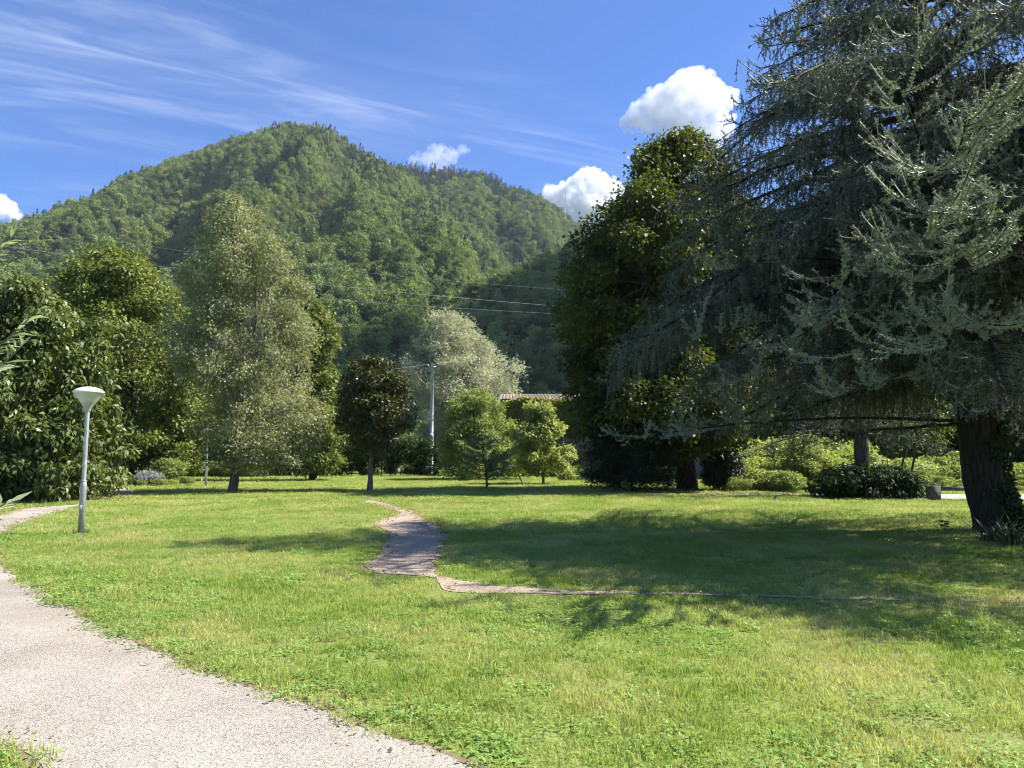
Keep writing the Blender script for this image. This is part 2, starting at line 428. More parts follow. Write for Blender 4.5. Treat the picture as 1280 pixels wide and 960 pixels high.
gm = ground_material()
mesh("ground", [(-2600, -300, 0), (2600, -300, 0), (2600, 2250, 0), (-2600, 2250, 0)], np.array([[0, 1, 2, 3]]), gm)["kind"] = "structure"
soil = rough_mat("dry_soil", (.15, .11, .07), (.30, .23, .15), 6, c2=(.10, .085, .05), s2=30)
grav = gravel_material("gravel", (.60, .54, .455), (.43, .375, .305), (.18, .15, .12), 125)
dgrav = gravel_material("trodden_gravel", (.62, .50, .37), (.42, .325, .235), (.16, .13, .10), 60)
asph = gravel_material("pale_asphalt", (.62, .60, .57), (.52, .50, .47), (.36, .34, .32), 40)
def grow(P, d):
    n = np.roll(P, -1, 0) - np.roll(P, 1, 0); n = nrm(np.stack([n[:, 1], -n[:, 0], 0 * n[:, 0]], 1))
    s = np.sign(np.sum(P[:, 0] * np.roll(P[:, 1], -1) - np.roll(P[:, 0], -1) * P[:, 1]))
    return P + n * s * d
GJ, DJ = jitter(GRAVEL, .05, 2.5, 3), jitter(DIRT, .05, 3, 5)
poly_obj("soil_edge", jitter(grow(GRAVEL, .10), .14, 1.6, 8), .004, soil)
poly_obj("gravel_path", GJ, .008, grav)
poly_obj("dirt_path", DJ, .008, dgrav)
poly_obj("road", ROAD, .006, asph)

# ---------------------------------------------------------------- lawn grass
def blade_patch(nb, rad, h0, h1, w, lean, seed, seg=True):
    r = np.random.default_rng(seed)
    a, q = r.uniform(0, 6.283, nb), rad * np.sqrt(r.uniform(0, 1, nb))
    B = np.stack([q * np.cos(a), q * np.sin(a), np.full(nb, -.005)], 1)
    h = r.uniform(h0, h1, nb) * r.uniform(.7, 1.15, nb)
    d = r.uniform(0, 6.283, nb); D = np.stack([np.cos(d), np.sin(d), 0 * d], 1)
    ln = np.abs(r.normal(0, lean, nb)) * h
    s = r.uniform(0, 6.283, nb); S = np.stack([np.cos(s), np.sin(s), 0 * s], 1) * (w * r.uniform(.6, 1.3, nb))[:, None] * .5
    up = np.array((0, 0, 1.0))
    M = B + up * (h * .6)[:, None] + D * (ln * .35)[:, None]
    T = B + up * (h * np.clip(1 - .25 * ln / h, .4, 1))[:, None] + D * ln[:, None]
    V = np.stack([B - S, B + S, M + S * .8, M - S * .8, T], 1).reshape(-1, 3)
    i = np.arange(nb)[:, None] * 5
    return V, [i + np.array([[0, 1, 2, 3]]), i + np.array([[3, 2, 4]])]

def clover_patch(n, rad, h, size, seed):
    r = np.random.default_rng(seed)
    a, q = r.uniform(0, 6.283, n), rad * np.sqrt(r.uniform(0, 1, n))
    C = np.stack([q * np.cos(a), q * np.sin(a), h * r.uniform(.4, 1.1, n)], 1)
    C = np.repeat(C, 3, 0); b = np.repeat(r.uniform(0, 6.283, n), 3) + np.tile([0, 2.09, 4.19], n)
    A = nrm(np.stack([np.cos(b), np.sin(b), r.normal(.15, .25, 3 * n)], 1))
    Nn = np.array([[0, 0, 1.0]]) + r.normal(0, .25, (3 * n, 3))
    return leaf_quads(C, Nn, A, size, size * .9, .1, .1)

GR = leaf_mat("grass_blade", (.18, .29, .045), (.37, .445, .105), .42, .5, .3, (1.15, 1.15, .6), True, .55, (.54, .52, .22), .8)
GD = leaf_mat("grass_dry", (.30, .26, .11), (.42, .36, .19), .3, .6, .2, (1.2, 1.1, .7), True)
CL = leaf_mat("clover_leaf", (.15, .27, .05), (.28, .42, .10), .3, .5, .3, (1.2, 1.3, .6), True)
def pro(name, V, Fc, m): return mesh(name, V, Fc, m, link=False)
gp_objs = []
for k in range(4): gp_objs.append(pro("a%d_blades" % k, *blade_patch(50, .13, .025, .068, .0055, .8, 20 + k), GR))
for k in range(2): gp_objs.append(pro("b%d_tall" % k, *blade_patch(14, .06, .07, .13, .006, .7, 30 + k), GR))
gp_objs.append(pro("c0_dry", *blade_patch(16, .12, .03, .09, .004, 1.2, 40), GD))
for k in range(2): gp_objs.append(pro("d%d_clover" % k, *clover_patch(26, .14, .038, .019, 50 + k), CL))
for k in range(2): gp_objs.append(pro("e%d_weed" % k, *clover_patch(9, .07, .06, .036, 60 + k), CL))
gcol = protos("grass_protos", gp_objs)

def lawn(y0, y1, dens, sc, seed, margin=1.5, tall=.05):
    r = np.random.default_rng(seed)
    k = 640 / F * 1.12
    area = k * (y1 * y1 - y0 * y0) + 2 * margin * (y1 - y0)
    n = int(area * dens)
    y = np.sqrt(r.uniform(y0 * y0, y1 * y1, n)); x = r.uniform(-1, 1, n) * (k * y + margin)
    P = np.stack([x, y, 0 * x], 1)
    jj = r.normal(0, .035, (n, 3)) * np.clip(y / 8, .6, 2.5)[:, None]; jj[:, 2] = 0
    keep = ~(inside(P + jj, grow(GJ, .0)) | (inside(P + jj, DJX) & ((x < 1.2) | (r.uniform(0, 1, n) < np.clip(.7 - .12 * (x - 1.2), .12, 1)))) | inside(P, grow(ROAD, .1)))
    bare = fbm(x * .5 + 9, y * .5, 0, 77) + fbm(x * 2, y * 2, 0, 78) * .6
    keep &= r.uniform(0, 1, n) > np.clip((bare - .3) * 1.4, 0, .5)
    P, y, x = P[keep], y[keep], x[keep]; n = len(P)
    u = r.uniform(0, 1, n); idx = r.integers(0, 4, n)
    cl = fbm(x * .7 + 3, y * .7, 0, 91)
    edge = inside(P, grow(GJ, .45))
    pc = np.clip(.09 + cl * .45, .02, .32) + .18 * edge
    idx = np.where(u < pc, r.integers(7, 9, n), idx)
    idx = np.where((u > .996) & (y < 20), r.integers(9, 11, n), idx)
    dr = np.clip(.12 + .5 * fbm(x * .4, y * .4, 0, 33), .04, .4)
    u2 = r.uniform(0, 1, n)
    idx = np.where(u2 < dr, 6, idx)
    idx = np.where((u2 > 1 - tall) & (fbm(x * .35, y * .35, 0, 15) > -.05), r.integers(4, 6, n), idx)
    hs = sc * (.75 + .5 * r.uniform(0, 1, n)) * (1 + .35 * fbm(x * .3, y * .3, 0, 44))
    wide = np.where(idx >= 7, 1.0, np.clip(y / 12, 1, 3)); scl = np.stack([hs * wide] * 2 + [hs], 1)
    return P, scl, idx
DJX = grow(DJ, .12)
parts = [lawn(2.8, 8, 105, 1.0, 1, tall=.06), lawn(8, 16, 85, 1.05, 2), lawn(16, 34, 34, 1.15, 3), lawn(34, 70, 11, 1.25, 4)]
P, S, I = [np.concatenate([p[k] for p in parts]) for k in range(3)]
scatter("grass", P, rots(len(P), .1), S, I, gcol, "mown sunny lawn grass with clover and dry patches")
print("grass", len(P))

# ---------------------------------------------------------------- generic broad-leaved tree
def tree_parts(rows, base, nleaf, LL, LW, leafm, barkm, nclump, cs, trunk_r, seed, depth=.95, lump=.16, droop=.3, first=.22, nlimb=26,
               flat=.75, shell=1.6, root=None, limbm=None, name_crown="crown", top=.9, up=.6, lean=None, trunk=True, gapped=0.0, limb_r=.35, spray=False):
    r = np.random.default_rng(seed)
    h = np.array([q[0] for q in rows]); cx = np.array([q[1] for q in rows]); rr = np.array([q[2] for q in rows])
    o = np.argsort(h); h, cx, rr = h[o], cx[o], rr[o]
    hh = np.linspace(h[0], h[-1], 200); rad = np.interp(hh, h, rr); cum = np.cumsum(rad + .15 * rad.max()); cum /= cum[-1]
    z = np.interp(r.uniform(0, 1, nclump), cum, hh); ph = r.uniform(0, 6.283, nclump)
    R_ = np.interp(z, h, rr); X = np.interp(z, h, cx)
    s = cs * r.uniform(.6, 1.35, nclump)
    s = np.minimum(s, .55 * R_ + .25 * cs)
    Re = R_ * (1 + lump * 2 * fbm(np.cos(ph) * 1.3 + 5, np.sin(ph) * 1.3, z / max(h[-1] - h[0], .1) * 3, seed))
    q = np.maximum(Re - .62 * s, .02) * (1 - r.uniform(0, 1, nclump) ** shell * .75)
    C = np.stack([X + q * np.cos(ph), q * np.sin(ph) * depth, np.clip(z, h[0] + s * flat * .8, h[-1] - s * flat * .75)], 1)
    if gapped:
        kp = fbm(C[:, 0] / cs * .5, C[:, 1] / cs * .5, C[:, 2] / cs * .5, seed + 3) > -gapped
        C, s, ph = C[kp], s[kp], ph[kp]
    m = len(C)
    wgt = s ** 2 / np.sum(s ** 2)
    ci = r.choice(m, nleaf, p=wgt)
    d = rand_dir(nleaf, r); d[:, 2] = np.where(r.uniform(0, 1, nleaf) < .55, np.abs(d[:, 2]), d[:, 2])
    k = (.35 + .65 * r.uniform(0, 1, nleaf) ** .6)
    pos = C[ci] + d * (s[ci] * k)[:, None] * np.array((1, 1, flat)) * (1 + .25 * r.normal(size=(nleaf, 1)))
    pos[:, 2] = np.maximum(pos[:, 2], .03)
    Nn = nrm(d * .55 + np.array((0, 0, up)) + r.normal(0, .45, (nleaf, 3)))
    out = C[ci] - np.stack([np.interp(C[ci][:, 2], h, cx), 0 * ci, C[ci][:, 2]], 1)
    A = nrm(nrm(out) * .35 + d * .4 + r.normal(0, .6, (nleaf, 3)) + np.array((0, 0, -droop)))
    sz = r.uniform(.65, 1.3, nleaf)
    V, Q = leaf_quads(pos, Nn, A, LL * sz, LW * sz)
    ct = r.uniform(0, 1, m)
    tint = np.clip(.55 * ct[ci] + .45 * r.uniform(0, 1, nleaf), 0, 1)
    if trunk:
        tb = MB()
        zt = h[0] + (h[-1] - h[0]) * top
        n = 9; t = np.linspace(0, 1, n)
        ax = np.stack([np.interp(t * zt, np.concatenate([[0, h[0] * .9], h]), np.concatenate([[0, 0], cx])) * .9 * np.clip(t * zt / (h[0] + .45 * (h[-1] - h[0])), 0, 1) ** 1.5, np.zeros(n), t * zt], 1)
        ax[:, 0] += .5 * trunk_r * fbm(t * 3, seed, 0, seed); ax[:, 1] += .8 * trunk_r * fbm(t * 3, seed + 9, 0, seed)
        if lean is not None: ax[:, 0] += lean * np.minimum(t * 2, 1)
        ax[0, :2] = 0; ax[0, 2] = -.05
        rt = trunk_r * (1 - .88 * t); rt[0] *= 1.35
        fine = np.linspace(0, 1, 25)
        axf = np.stack([np.interp(fine, t, ax[:, i]) for i in range(3)], 1)
        rtf = np.interp(fine, t, rt) * (1 + .07 * fbm(fine * 9, seed, 0, 4))
        tb.tube(axf, rtf, 12)
        tb.build("trunk", barkm, root, True)
        nl = min(nlimb, m)
        if nl:
            sel = r.choice(m, nl, replace=False)
            E = C[sel]; zs = np.clip(E[:, 2] * r.uniform(.45, .8, nl), h[0] * .6 + first * (h[-1] - h[0]) * .3, zt * .95)
            st = np.stack([np.interp(zs, axf[:, 2], axf[:, i]) for i in range(3)], 1)
            mid = st * .5 + E * .5; mid[:, 2] += .12 * np.linalg.norm(E - st, axis=1); mid += r.normal(0, .12, (nl, 3))
            tt = np.linspace(0, 1, 8)[None, :, None]
            Pp = (1 - tt) ** 2 * st[:, None] + 2 * tt * (1 - tt) * mid[:, None] + tt ** 2 * E[:, None]
            r0 = np.interp(zs, axf[:, 2], rtf) * r.uniform(.7, 1.3, nl) * limb_r
            rd = r0[:, None] * (1 - .85 * np.linspace(0, 1, 8)[None])
            V2, Q2 = tubes(Pp, np.maximum(rd, .008), 6)
            # finer branches from limb ends to every clump
            dist = np.linalg.norm(C[:, None] - Pp[None, :, 5, :], axis=2); nn = np.argmin(dist, 1)
            S0 = Pp[nn, 5]; mid2 = .5 * (S0 + C) + r.normal(0, .1, (m, 3))
            Pq = (1 - tt[:, ::2]) ** 2 * S0[:, None] + 2 * tt[:, ::2] * (1 - tt[:, ::2]) * mid2[:, None] + tt[:, ::2] ** 2 * C[:, None]
            rq = np.maximum(rd[nn, 5], .008)[:, None] * np.linspace(.8, .25, Pq.shape[1])[None]
            V3, Q3 = tubes(Pq, rq, 4)
            mesh("limbs", np.concatenate([V2, V3]), np.concatenate([Q2, Q3 + len(V2)]), limbm or barkm, root, smooth=True)
    cr = mesh(name_crown, V, Q, leafm, root, tint)
    return cr

def px_rows(rows, base, Z):
    o = []
    for v, a, b in rows:
        l, r_ = at(a, v, Z), at(b, v, Z)
        o.append((max(l[2], .05), .5 * (l[0] + r_[0]) - base[0], .5 * (r_[0] - l[0])))
    return o

def px_tree(name, label, cat, Z, bu, rows, nleaf, LL, LW, leafm, barkm, nclump, cs, trunk_r, seed, group=None, **k):
    b = at(bu, 570, Z); b[2] = 0
    e = empty(name, b, label, cat, group)
    tree_parts(px_rows(rows, b, Z), b, nleaf, LL, LW, leafm, barkm, nclump, cs, trunk_r, seed, root=e, **k)
    return e

LM = dict(
    broad=leaf_mat("broad_leaf", (.055, .08, .018), (.20, .235, .075), .25, .42, .4, (1.4, 1.5, .5)),
    olive=leaf_mat("olive_green_leaf", (.08, .115, .026), (.235, .27, .075), .3, .5, .3),
    birch=leaf_mat("birch_leaf", (.16, .18, .08), (.385, .40, .22), .35, .5, .35, (1.3, 1.3, .7)),
    magn=leaf_mat("magnolia_leaf", (.035, .055, .016), (.10, .12, .035), .08, .38, .4, None, False, 1.9, (.17, .11, .04), .38),
    silver=leaf_mat("silver_leaf", (.30, .32, .21), (.58, .58, .43), .35, .55, .3, (1.2, 1.2, .8)),
    lime=leaf_mat("lime_leaf", (.13, .18, .055), (.31, .36, .14), .4, .5, .3, (1.4, 1.4, .5)),
    pale=leaf_mat("pale_leaf", (.22, .27, .08), (.44, .47, .20), .4, .5, .3, (1.3, 1.3, .6)),
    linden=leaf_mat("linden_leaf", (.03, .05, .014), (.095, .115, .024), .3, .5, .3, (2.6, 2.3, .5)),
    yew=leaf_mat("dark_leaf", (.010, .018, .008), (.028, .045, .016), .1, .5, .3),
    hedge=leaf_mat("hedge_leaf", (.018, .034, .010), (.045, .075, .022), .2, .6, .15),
    lavender=leaf_mat("lavender_leaf", (.30, .31, .29), (.44, .44, .42), .2, .7, .2, (1, 1, 1)),
    ivy=leaf_mat("ivy_leaf", (.10, .15, .03), (.34, .33, .06), .35, .45, .4),
)
px_tree("broadleaf_tree", "big dark leafy tree drooping to the ground behind the nearest street lamp", "tree", 28, 62,
        [(357, 0, 30), (372, -60, 72), (392, -90, 98), (415, -110, 117), (450, -120, 124), (500, -130, 134), (540, -130, 150), (575, -130, 160), (600, -125, 166), (621, -110, 150)],
        52000, .27, .105, LM['broad'], BARK, 290, .62, .22, 11, droop=.75, up=.45, lump=.22, shell=2.0, gapped=.45)
px_tree("round_tree", "tall rounded olive green tree left of the birch, yellowish on top", "tree", 45, 165,
        [(317, 135, 160), (330, 100, 190), (345, 84, 204), (375, 68, 224), (400, 72, 240), (450, 60, 250), (500, 66, 250), (550, 80, 250), (588, 95, 240)],
        70000, .24, .13, LM['olive'], BARK, 300, .95, .3, 12, lump=.24, shell=2.0, gapped=.42)
px_tree("birch_tree", "tall pale grey green birch with fine airy leaves and slanting trunk", "tree", 34, 292,
        [(246, 291, 301), (262, 270, 318), (290, 252, 345), (320, 240, 372), (350, 232, 386), (400, 222, 395), (450, 216, 402), (500, 214, 412), (540, 224, 412), (572, 244, 395), (592, 268, 360)],
        98000, .115, .065, LM['birch'], BARK_GREY, 560, .50, .17, 13, lump=.26, droop=.7, flat=1.3, up=.25, shell=1.1, nlimb=60, gapped=.13, limb_r=.75, limbm=BARK_PALE, lean=.45)
px_tree("bushy_tree", "olive green tree peeking out between the birch and the small magnolia", "tree", 50, 392,
        [(376, 378, 394), (395, 360, 414), (430, 340, 428), (470, 332, 424), (520, 340, 424), (560, 350, 430), (590, 360, 424)],
        42000, .25, .14, LM['olive'], BARK, 220, .8, .22, 14, lump=.18)
px_tree("magnolia_tree", "small round dark glossy magnolia with brownish leaves on a thin trunk", "tree", 35.5, 463,
        [(448, 452, 476), (457, 437, 494), (475, 425, 510), (500, 420, 519), (525, 420, 519), (545, 425, 511), (560, 438, 494), (568, 452, 478)],
        17000, .20, .085, LM['magn'], BARK_GREY, 190, .42, .115, 15, lump=.10, droop=-.15, shell=1.7, nlimb=18, gapped=.45)
px_tree("willow_tree", "silvery pale willow standing behind the tall utility pole", "tree", 72, 575,
        [(393, 546, 568), (402, 524, 592), (425, 514, 614), (450, 510, 640), (470, 506, 656), (490, 506, 654), (520, 510, 642), (560, 520, 620), (586, 530, 600)],
        60000, .27, .085, LM['silver'], BARK_GREY, 280, .95, .3, 16, lump=.38, droop=.1, flat=1.1, gapped=.32, nlimb=50, shell=1.3)
px_tree("green_tree", "bright green bushy tree behind the young sparse conifer", "tree", 52, 598,
        [(487, 588, 606), (500, 562, 630), (530, 545, 652), (560, 534, 662), (588, 540, 664), (602, 546, 656)],
        30000, .19, .09, LM['lime'], BARK, 210, .55, .14, 17, lump=.36, shell=1.3, gapped=.26, nlimb=36)
sap = px_tree("staked_tree", "small pale leafy tree tied to a leaning stake near the ivy wall", "tree", 44, 679,
        [(506, 655, 690), (526, 638, 699), (550, 632, 705), (572, 634, 709), (584, 646, 702), (592, 660, 690)],
        13500, .22, .11, LM['pale'], BARK_GREY, 105, .42, .07, 18, lump=.40, shell=1.2, gapped=.22)
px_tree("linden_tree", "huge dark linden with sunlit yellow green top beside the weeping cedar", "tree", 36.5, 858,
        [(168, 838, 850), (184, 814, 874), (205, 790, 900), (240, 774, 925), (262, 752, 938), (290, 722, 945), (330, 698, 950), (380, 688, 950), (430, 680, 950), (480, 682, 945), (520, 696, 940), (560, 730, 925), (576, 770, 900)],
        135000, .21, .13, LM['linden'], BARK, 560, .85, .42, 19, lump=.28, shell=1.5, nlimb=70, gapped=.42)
def bush(name, label, Z, bu, rows, nleaf, LL, LW, m, nc, cs, seed, **k):
    return px_tree(name, label, "bush", Z, bu, rows, nleaf, LL, LW, m, BARK, nc, cs, .05, seed, nlimb=8, **k)
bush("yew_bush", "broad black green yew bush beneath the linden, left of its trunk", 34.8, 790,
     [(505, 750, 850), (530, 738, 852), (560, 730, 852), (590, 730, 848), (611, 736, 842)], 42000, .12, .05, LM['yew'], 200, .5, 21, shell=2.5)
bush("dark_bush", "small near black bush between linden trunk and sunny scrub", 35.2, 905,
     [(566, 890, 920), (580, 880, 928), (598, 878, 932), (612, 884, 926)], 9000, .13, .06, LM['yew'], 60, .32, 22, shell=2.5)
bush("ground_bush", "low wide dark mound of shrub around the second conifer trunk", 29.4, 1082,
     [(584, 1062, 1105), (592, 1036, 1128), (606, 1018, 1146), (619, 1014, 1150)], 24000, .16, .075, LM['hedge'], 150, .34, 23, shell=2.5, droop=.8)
bush("pale_shrub", "tall pale green shrub in the sun between the small black bush and the second conifer", 37, 1008,
     [(545, 1000, 1014), (556, 985, 1030), (572, 968, 1045), (592, 960, 1052), (608, 962, 1050)], 12000, .13, .065, LM['pale'], 80, .4, 28, lump=.35, gapped=.3)
bush("shrub", "light green shrub behind the lavender, left of the birch", 43, 208,
     [(574, 200, 222), (584, 190, 230), (594, 184, 234), (602, 184, 236)], 9000, .12, .06, LM['lime'], 60, .35, 24)
bush("lavender_bush", "grey lavender mound in front of the light green shrub", 42, 186,
     [(591, 176, 200), (597, 170, 206), (603, 168, 208)], 6000, .16, .025, LM['lavender'], 40, .25, 25, droop=-.8)
bush("young_shrub", "pale small shrub at the left edge of the ivy wall foot", 50, 728,
     [(588, 706, 716), (594, 700, 722), (602, 696, 726)], 2600, .12, .06, LM['pale'], 30, .22, 26)
# hedge along the far side of the lawn
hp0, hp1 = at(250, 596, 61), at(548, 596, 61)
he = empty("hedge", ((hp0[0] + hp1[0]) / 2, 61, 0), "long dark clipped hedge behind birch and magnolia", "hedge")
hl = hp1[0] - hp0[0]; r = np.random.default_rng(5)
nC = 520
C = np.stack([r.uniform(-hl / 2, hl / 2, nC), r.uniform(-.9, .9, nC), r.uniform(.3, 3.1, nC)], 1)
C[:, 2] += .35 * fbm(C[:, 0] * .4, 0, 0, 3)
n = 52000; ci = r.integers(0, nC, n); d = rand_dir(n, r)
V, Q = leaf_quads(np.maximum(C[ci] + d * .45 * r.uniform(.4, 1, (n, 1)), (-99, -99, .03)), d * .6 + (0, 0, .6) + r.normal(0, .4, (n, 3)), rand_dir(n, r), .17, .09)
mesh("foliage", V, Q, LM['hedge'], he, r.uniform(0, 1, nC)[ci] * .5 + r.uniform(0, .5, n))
mb = MB()
for x in np.arange(-hl / 2 + .4, hl / 2, .8): mb.tube([(x, 0, -.05), (x + .05, .03, .8), (x - .04, 0, 2.0)], [.05, .04, .02], 6)
mb.build("stems", BARK, he, True)

# ---------------------------------------------------------------- weeping cedar
def needles(P, T, r, n_per, ln, wd):
    m = len(P)
    P = np.repeat(P, n_per, 0); T = np.repeat(T, n_per, 0)
    rd = rand_dir(m * n_per, r); rd = nrm(rd - T * np.sum(rd * T, 1, keepdims=True))
    D = nrm(T * r.uniform(.1, .9, (m * n_per, 1)) + rd); S = nrm(np.cross(D, rand_dir(m * n_per, r)))
    l = ln * r.uniform(.7, 1.25, (m * n_per, 1)); w_ = wd * .5
    V = np.stack([P - S * w_, P + S * w_, P + D * l], 1).reshape(-1, 3)
    return V, np.arange(m * n_per * 3).reshape(-1, 3)

def cedar(name, label, axis, rtrunk, boughs, Lfun, seed, needle_m, bark, tw_step=.13, sec_step=.22, hang=(.3, .95), ndl=(.045, .011), wh=.045, nper=4, tiplift=.35, zmin=.8, sprays=()):
    r = np.random.default_rng(seed)
    base = axis[0].copy(); axis = axis - base; base[2] = 0
    e = empty(name, base, label, "tree")
    tb = MB(); t = np.linspace(0, 1, 40); tk = np.linspace(0, 1, len(axis))
    ax = np.stack([np.interp(t, tk, axis[:, i]) for i in range(3)], 1)
    for _ in range(3): ax[1:-1] = .25 * ax[:-2] + .5 * ax[1:-1] + .25 * ax[2:]
    rt = np.interp(t, tk, rtrunk) * (1 + .05 * fbm(t * 20, 1, 0, seed))
    ax[0, 2] = -.1
    fz = np.linspace(0, 1, 150); axf = np.stack([np.interp(fz, t, ax[:, i]) for i in range(3)], 1); nA = 72
    Vt, Qt = tubes(axf[None], np.interp(fz, t, rt)[None], nA)
    an = np.tile(np.arange(nA) * 2 * math.pi / nA, 150); zz = np.repeat(axf[:, 2], nA); ctr = np.repeat(axf, nA, 0)
    rg = 1 - np.abs(fbm(np.cos(an) * 5 + 9, np.sin(an) * 5, zz * .9, seed + 7)) * 2.6
    rad_ = np.repeat(np.interp(fz, t, rt), nA)
    grow_ = 1 + .10 * (rg - .5) + .30 * np.exp(-np.clip(zz, 0, 9) / .28) * (.5 + .5 * np.cos(5 * an + 1.0 + np.sin(2 * an)))
    Vt = ctr + (Vt - ctr) * grow_[:, None]
    tb.add(Vt, Qt); tb.build("trunk", bark, e, True)
    BP, BR, SPn, SR, TP, TT = [], [], [], [], [], []
    Tt = []
    for (h0, az, Lb, rise, drop) in boughs:
        o = np.array([np.interp(h0, ax[:, 2], ax[:, i]) for i in range(3)])
        k = 14; s = np.linspace(0, 1, k)
        d = np.array((math.cos(az), math.sin(az), 0)); sd = np.array((-d[1], d[0], 0))
        z = Lb * (rise * s - (rise + drop) * s ** 2)
        wob = .05 * Lb * fbm(s * 3, h0 * 7, az, seed) * s
        B = o + d * (s * Lb)[:, None] + sd * wob[:, None] + np.array((0, 0, 1.0)) * (z + .03 * Lb * fbm(s * 4, h0 * 3, 5, seed))[:, None]
        r0 = .018 + .011 * Lb
        BP.append(B); BR.append(r0 * (1 - .85 * s))
        ns = int(Lb / sec_step)
        for j in range(ns):
            q = .10 + .9 * (j + r.uniform(0, 1)) / ns
            p = np.array([np.interp(q, s, B[:, i]) for i in range(3)]); tg = nrm(np.array([np.interp(min(q + .05, 1), s, B[:, i]) - np.interp(max(q - .08, 0), s, B[:, i]) for i in range(3)]))
            side = sd * (1 if j % 2 else -1)
            l2 = (.35 + .26 * Lb * (1 - .75 * q)) * r.uniform(.55, 1.15)
            if q > .93: l2 = .5
            dd = nrm(tg * r.uniform(.5, 1.0) + side * r.uniform(.5, 1.0) + np.array((0, 0, r.normal(0, .12))))
            kk = 7; ss_ = np.linspace(0, 1, kk)
            dz = l2 * (r.uniform(.0, .15) * ss_ - r.uniform(.15, .5) * ss_ ** 2)
            up_tip = r.uniform(0, 1) < tiplift * (1.6 if q > .55 else .8)
            if up_tip: l2 = max(l2, r.uniform(.5, .95)) * 1.1
            if up_tip: dz = dz + l2 * .55 * np.clip(ss_ - .55, 0, 1) ** 2 * 4
            Sx = p + dd * (ss_ * l2)[:, None] + np.array((0, 0, 1.0)) * dz[:, None] + r.normal(0, .015, (kk, 3)) * ss_[:, None]
            SPn.append(Sx); SR.append(np.linspace(.011, .005, kk))
            nt_ = max(2, int(l2 / tw_step))
            qq = (np.arange(nt_) + r.uniform(0, 1, nt_)) / nt_
            st = np.stack([np.interp(qq, ss_, Sx[:, i]) for i in range(3)], 1)
            zmn = zmin + np.abs(r.normal(0, .55, nt_)) + (.8 if zmin > 1 else 0) * abs(math.sin(az * 3 + h0 * 2))
            hk = np.clip(1.35 - h0 / 11, .42, 1); hl_ = r.uniform(hang[0], hang[1], nt_) * (1.15 - .5 * qq) * hk; hl_ = np.clip(np.minimum(hl_, (st[:, 2] - zmn) / 1.0), .12, None)
            out = nrm(dd * r.uniform(.0, .7, (nt_, 1)) + r.normal(0, .45, (nt_, 3)) * np.array((1, 1, .2)))
            g = np.linspace(0, 1, 5)[None, :, None]
            wild = (r.uniform(0, 1, nt_) < .38)[:, None, None]; hl_ = np.where(wild[:, 0, 0], np.clip(hl_, .12, .42), hl_)
            lift = r.uniform(-.35, .75, nt_)[:, None, None]
            tw = st[:, None] + out[:, None] * (np.where(wild, .95, .34) * hl_[:, None, None] * np.where(wild, g, np.sqrt(g))) + np.array((0, 0, 1.0)) * (hl_[:, None, None] * np.where(wild, lift * g ** 2 - .15 * g, -g ** 1.25))
            tw += r.normal(0, .012, tw.shape) * g
            TP.append(tw); Tt.append(np.full(nt_, r.uniform(0, .55)))
            # the shoot carries needles too, silvery where it lifts, sun highlights put into the tint
            TP.append(np.stack([np.interp(np.linspace(.2, 1, 5), ss_, Sx[:, i]) for i in range(3)], 1)[None]); Tt.append(np.array([r.uniform(.6, 1.0) if up_tip else r.uniform(.2, .7)]))
    for (sp_, nsh) in sprays:
        p = np.asarray(sp_) - base; hz = min(max(p[2] + .35, 2.2), ax[-1, 2] * .9)
        o = np.array([np.interp(hz, ax[:, 2], ax[:, i]) for i in range(3)]); s = np.linspace(0, 1, 14); d = p - o; L_ = np.linalg.norm(d)
        B = o + d * s[:, None] + np.array((0, 0, 1.0)) * (.10 * L_ * np.sin(math.pi * s) * r.uniform(.2, 1.2))[:, None] + np.array((-d[1], d[0], 0)) * (.05 * fbm(s * 3, L_, p[0], 5))[:, None]
        BP.append(B); BR.append((.010 + .0045 * L_) * (1 - .85 * s)); dn = nrm(d)
        for q in np.linspace(.62, 1.0, nsh):
            b0 = np.array([np.interp(q, s, B[:, i]) for i in range(3)])
            dd = nrm(dn * r.uniform(.3, 1) + nrm(np.cross(dn, (0, 0, 1.0))) * r.normal(0, .9) + np.array((0, 0, r.normal(-.05, .2))))
            l = r.uniform(.35, 1.05); g = np.linspace(0, 1, 5)[:, None]
            C_s = b0 + dd * l * g + np.array((0, 0, 1.0)) * l * (-.25 * g + r.uniform(.35, .8) * g ** 2) + r.normal(0, .02, 3) * g
            for _ in range(3): TP.append((C_s + r.normal(0, .008, C_s.shape))[None]); Tt.append(np.array([r.uniform(.85, 1.1)]))  # silver sprays, their sunlit brightness also put into the tint
            SPn.append(np.stack([np.interp(np.linspace(0, 1, 7), g[:, 0], C_s[:, i]) for i in range(3)], 1)); SR.append(np.linspace(.012, .005, 7))
            for _ in range(5):
                qq = r.uniform(.25, .9); c0 = np.array([np.interp(qq, g[:, 0], C_s[:, i]) for i in range(3)]); d2 = nrm(dd + rand_dir(1, r)[0] * .9); l2 = l * r.uniform(.2, .45)
                TP.append((c0 + d2 * l2 * g + np.array((0, 0, 1.0)) * l2 * .5 * g ** 2)[None]); Tt.append(np.array([r.uniform(.7, 1.05)]))
    V1, Q1 = tubes(np.stack(BP), np.stack(BR), 7); V2, Q2 = tubes(np.stack(SPn), np.stack(SR), 4)
    mesh("limbs", np.concatenate([V1, V2]), np.concatenate([Q1, Q2 + len(V1)]), bark, e, smooth=True)
    TPa, Tta = np.concatenate(TP), np.concatenate(Tt)
    V, Q = tubes(TPa, np.broadcast_to(np.linspace(.008, .005, 5), TPa.shape[:2]), 3)
    seg = np.linalg.norm(np.diff(TPa, axis=1), axis=2).sum(1)
    cnt = np.maximum(3, (seg / wh).astype(int)); ii = np.repeat(np.arange(len(TPa)), cnt)
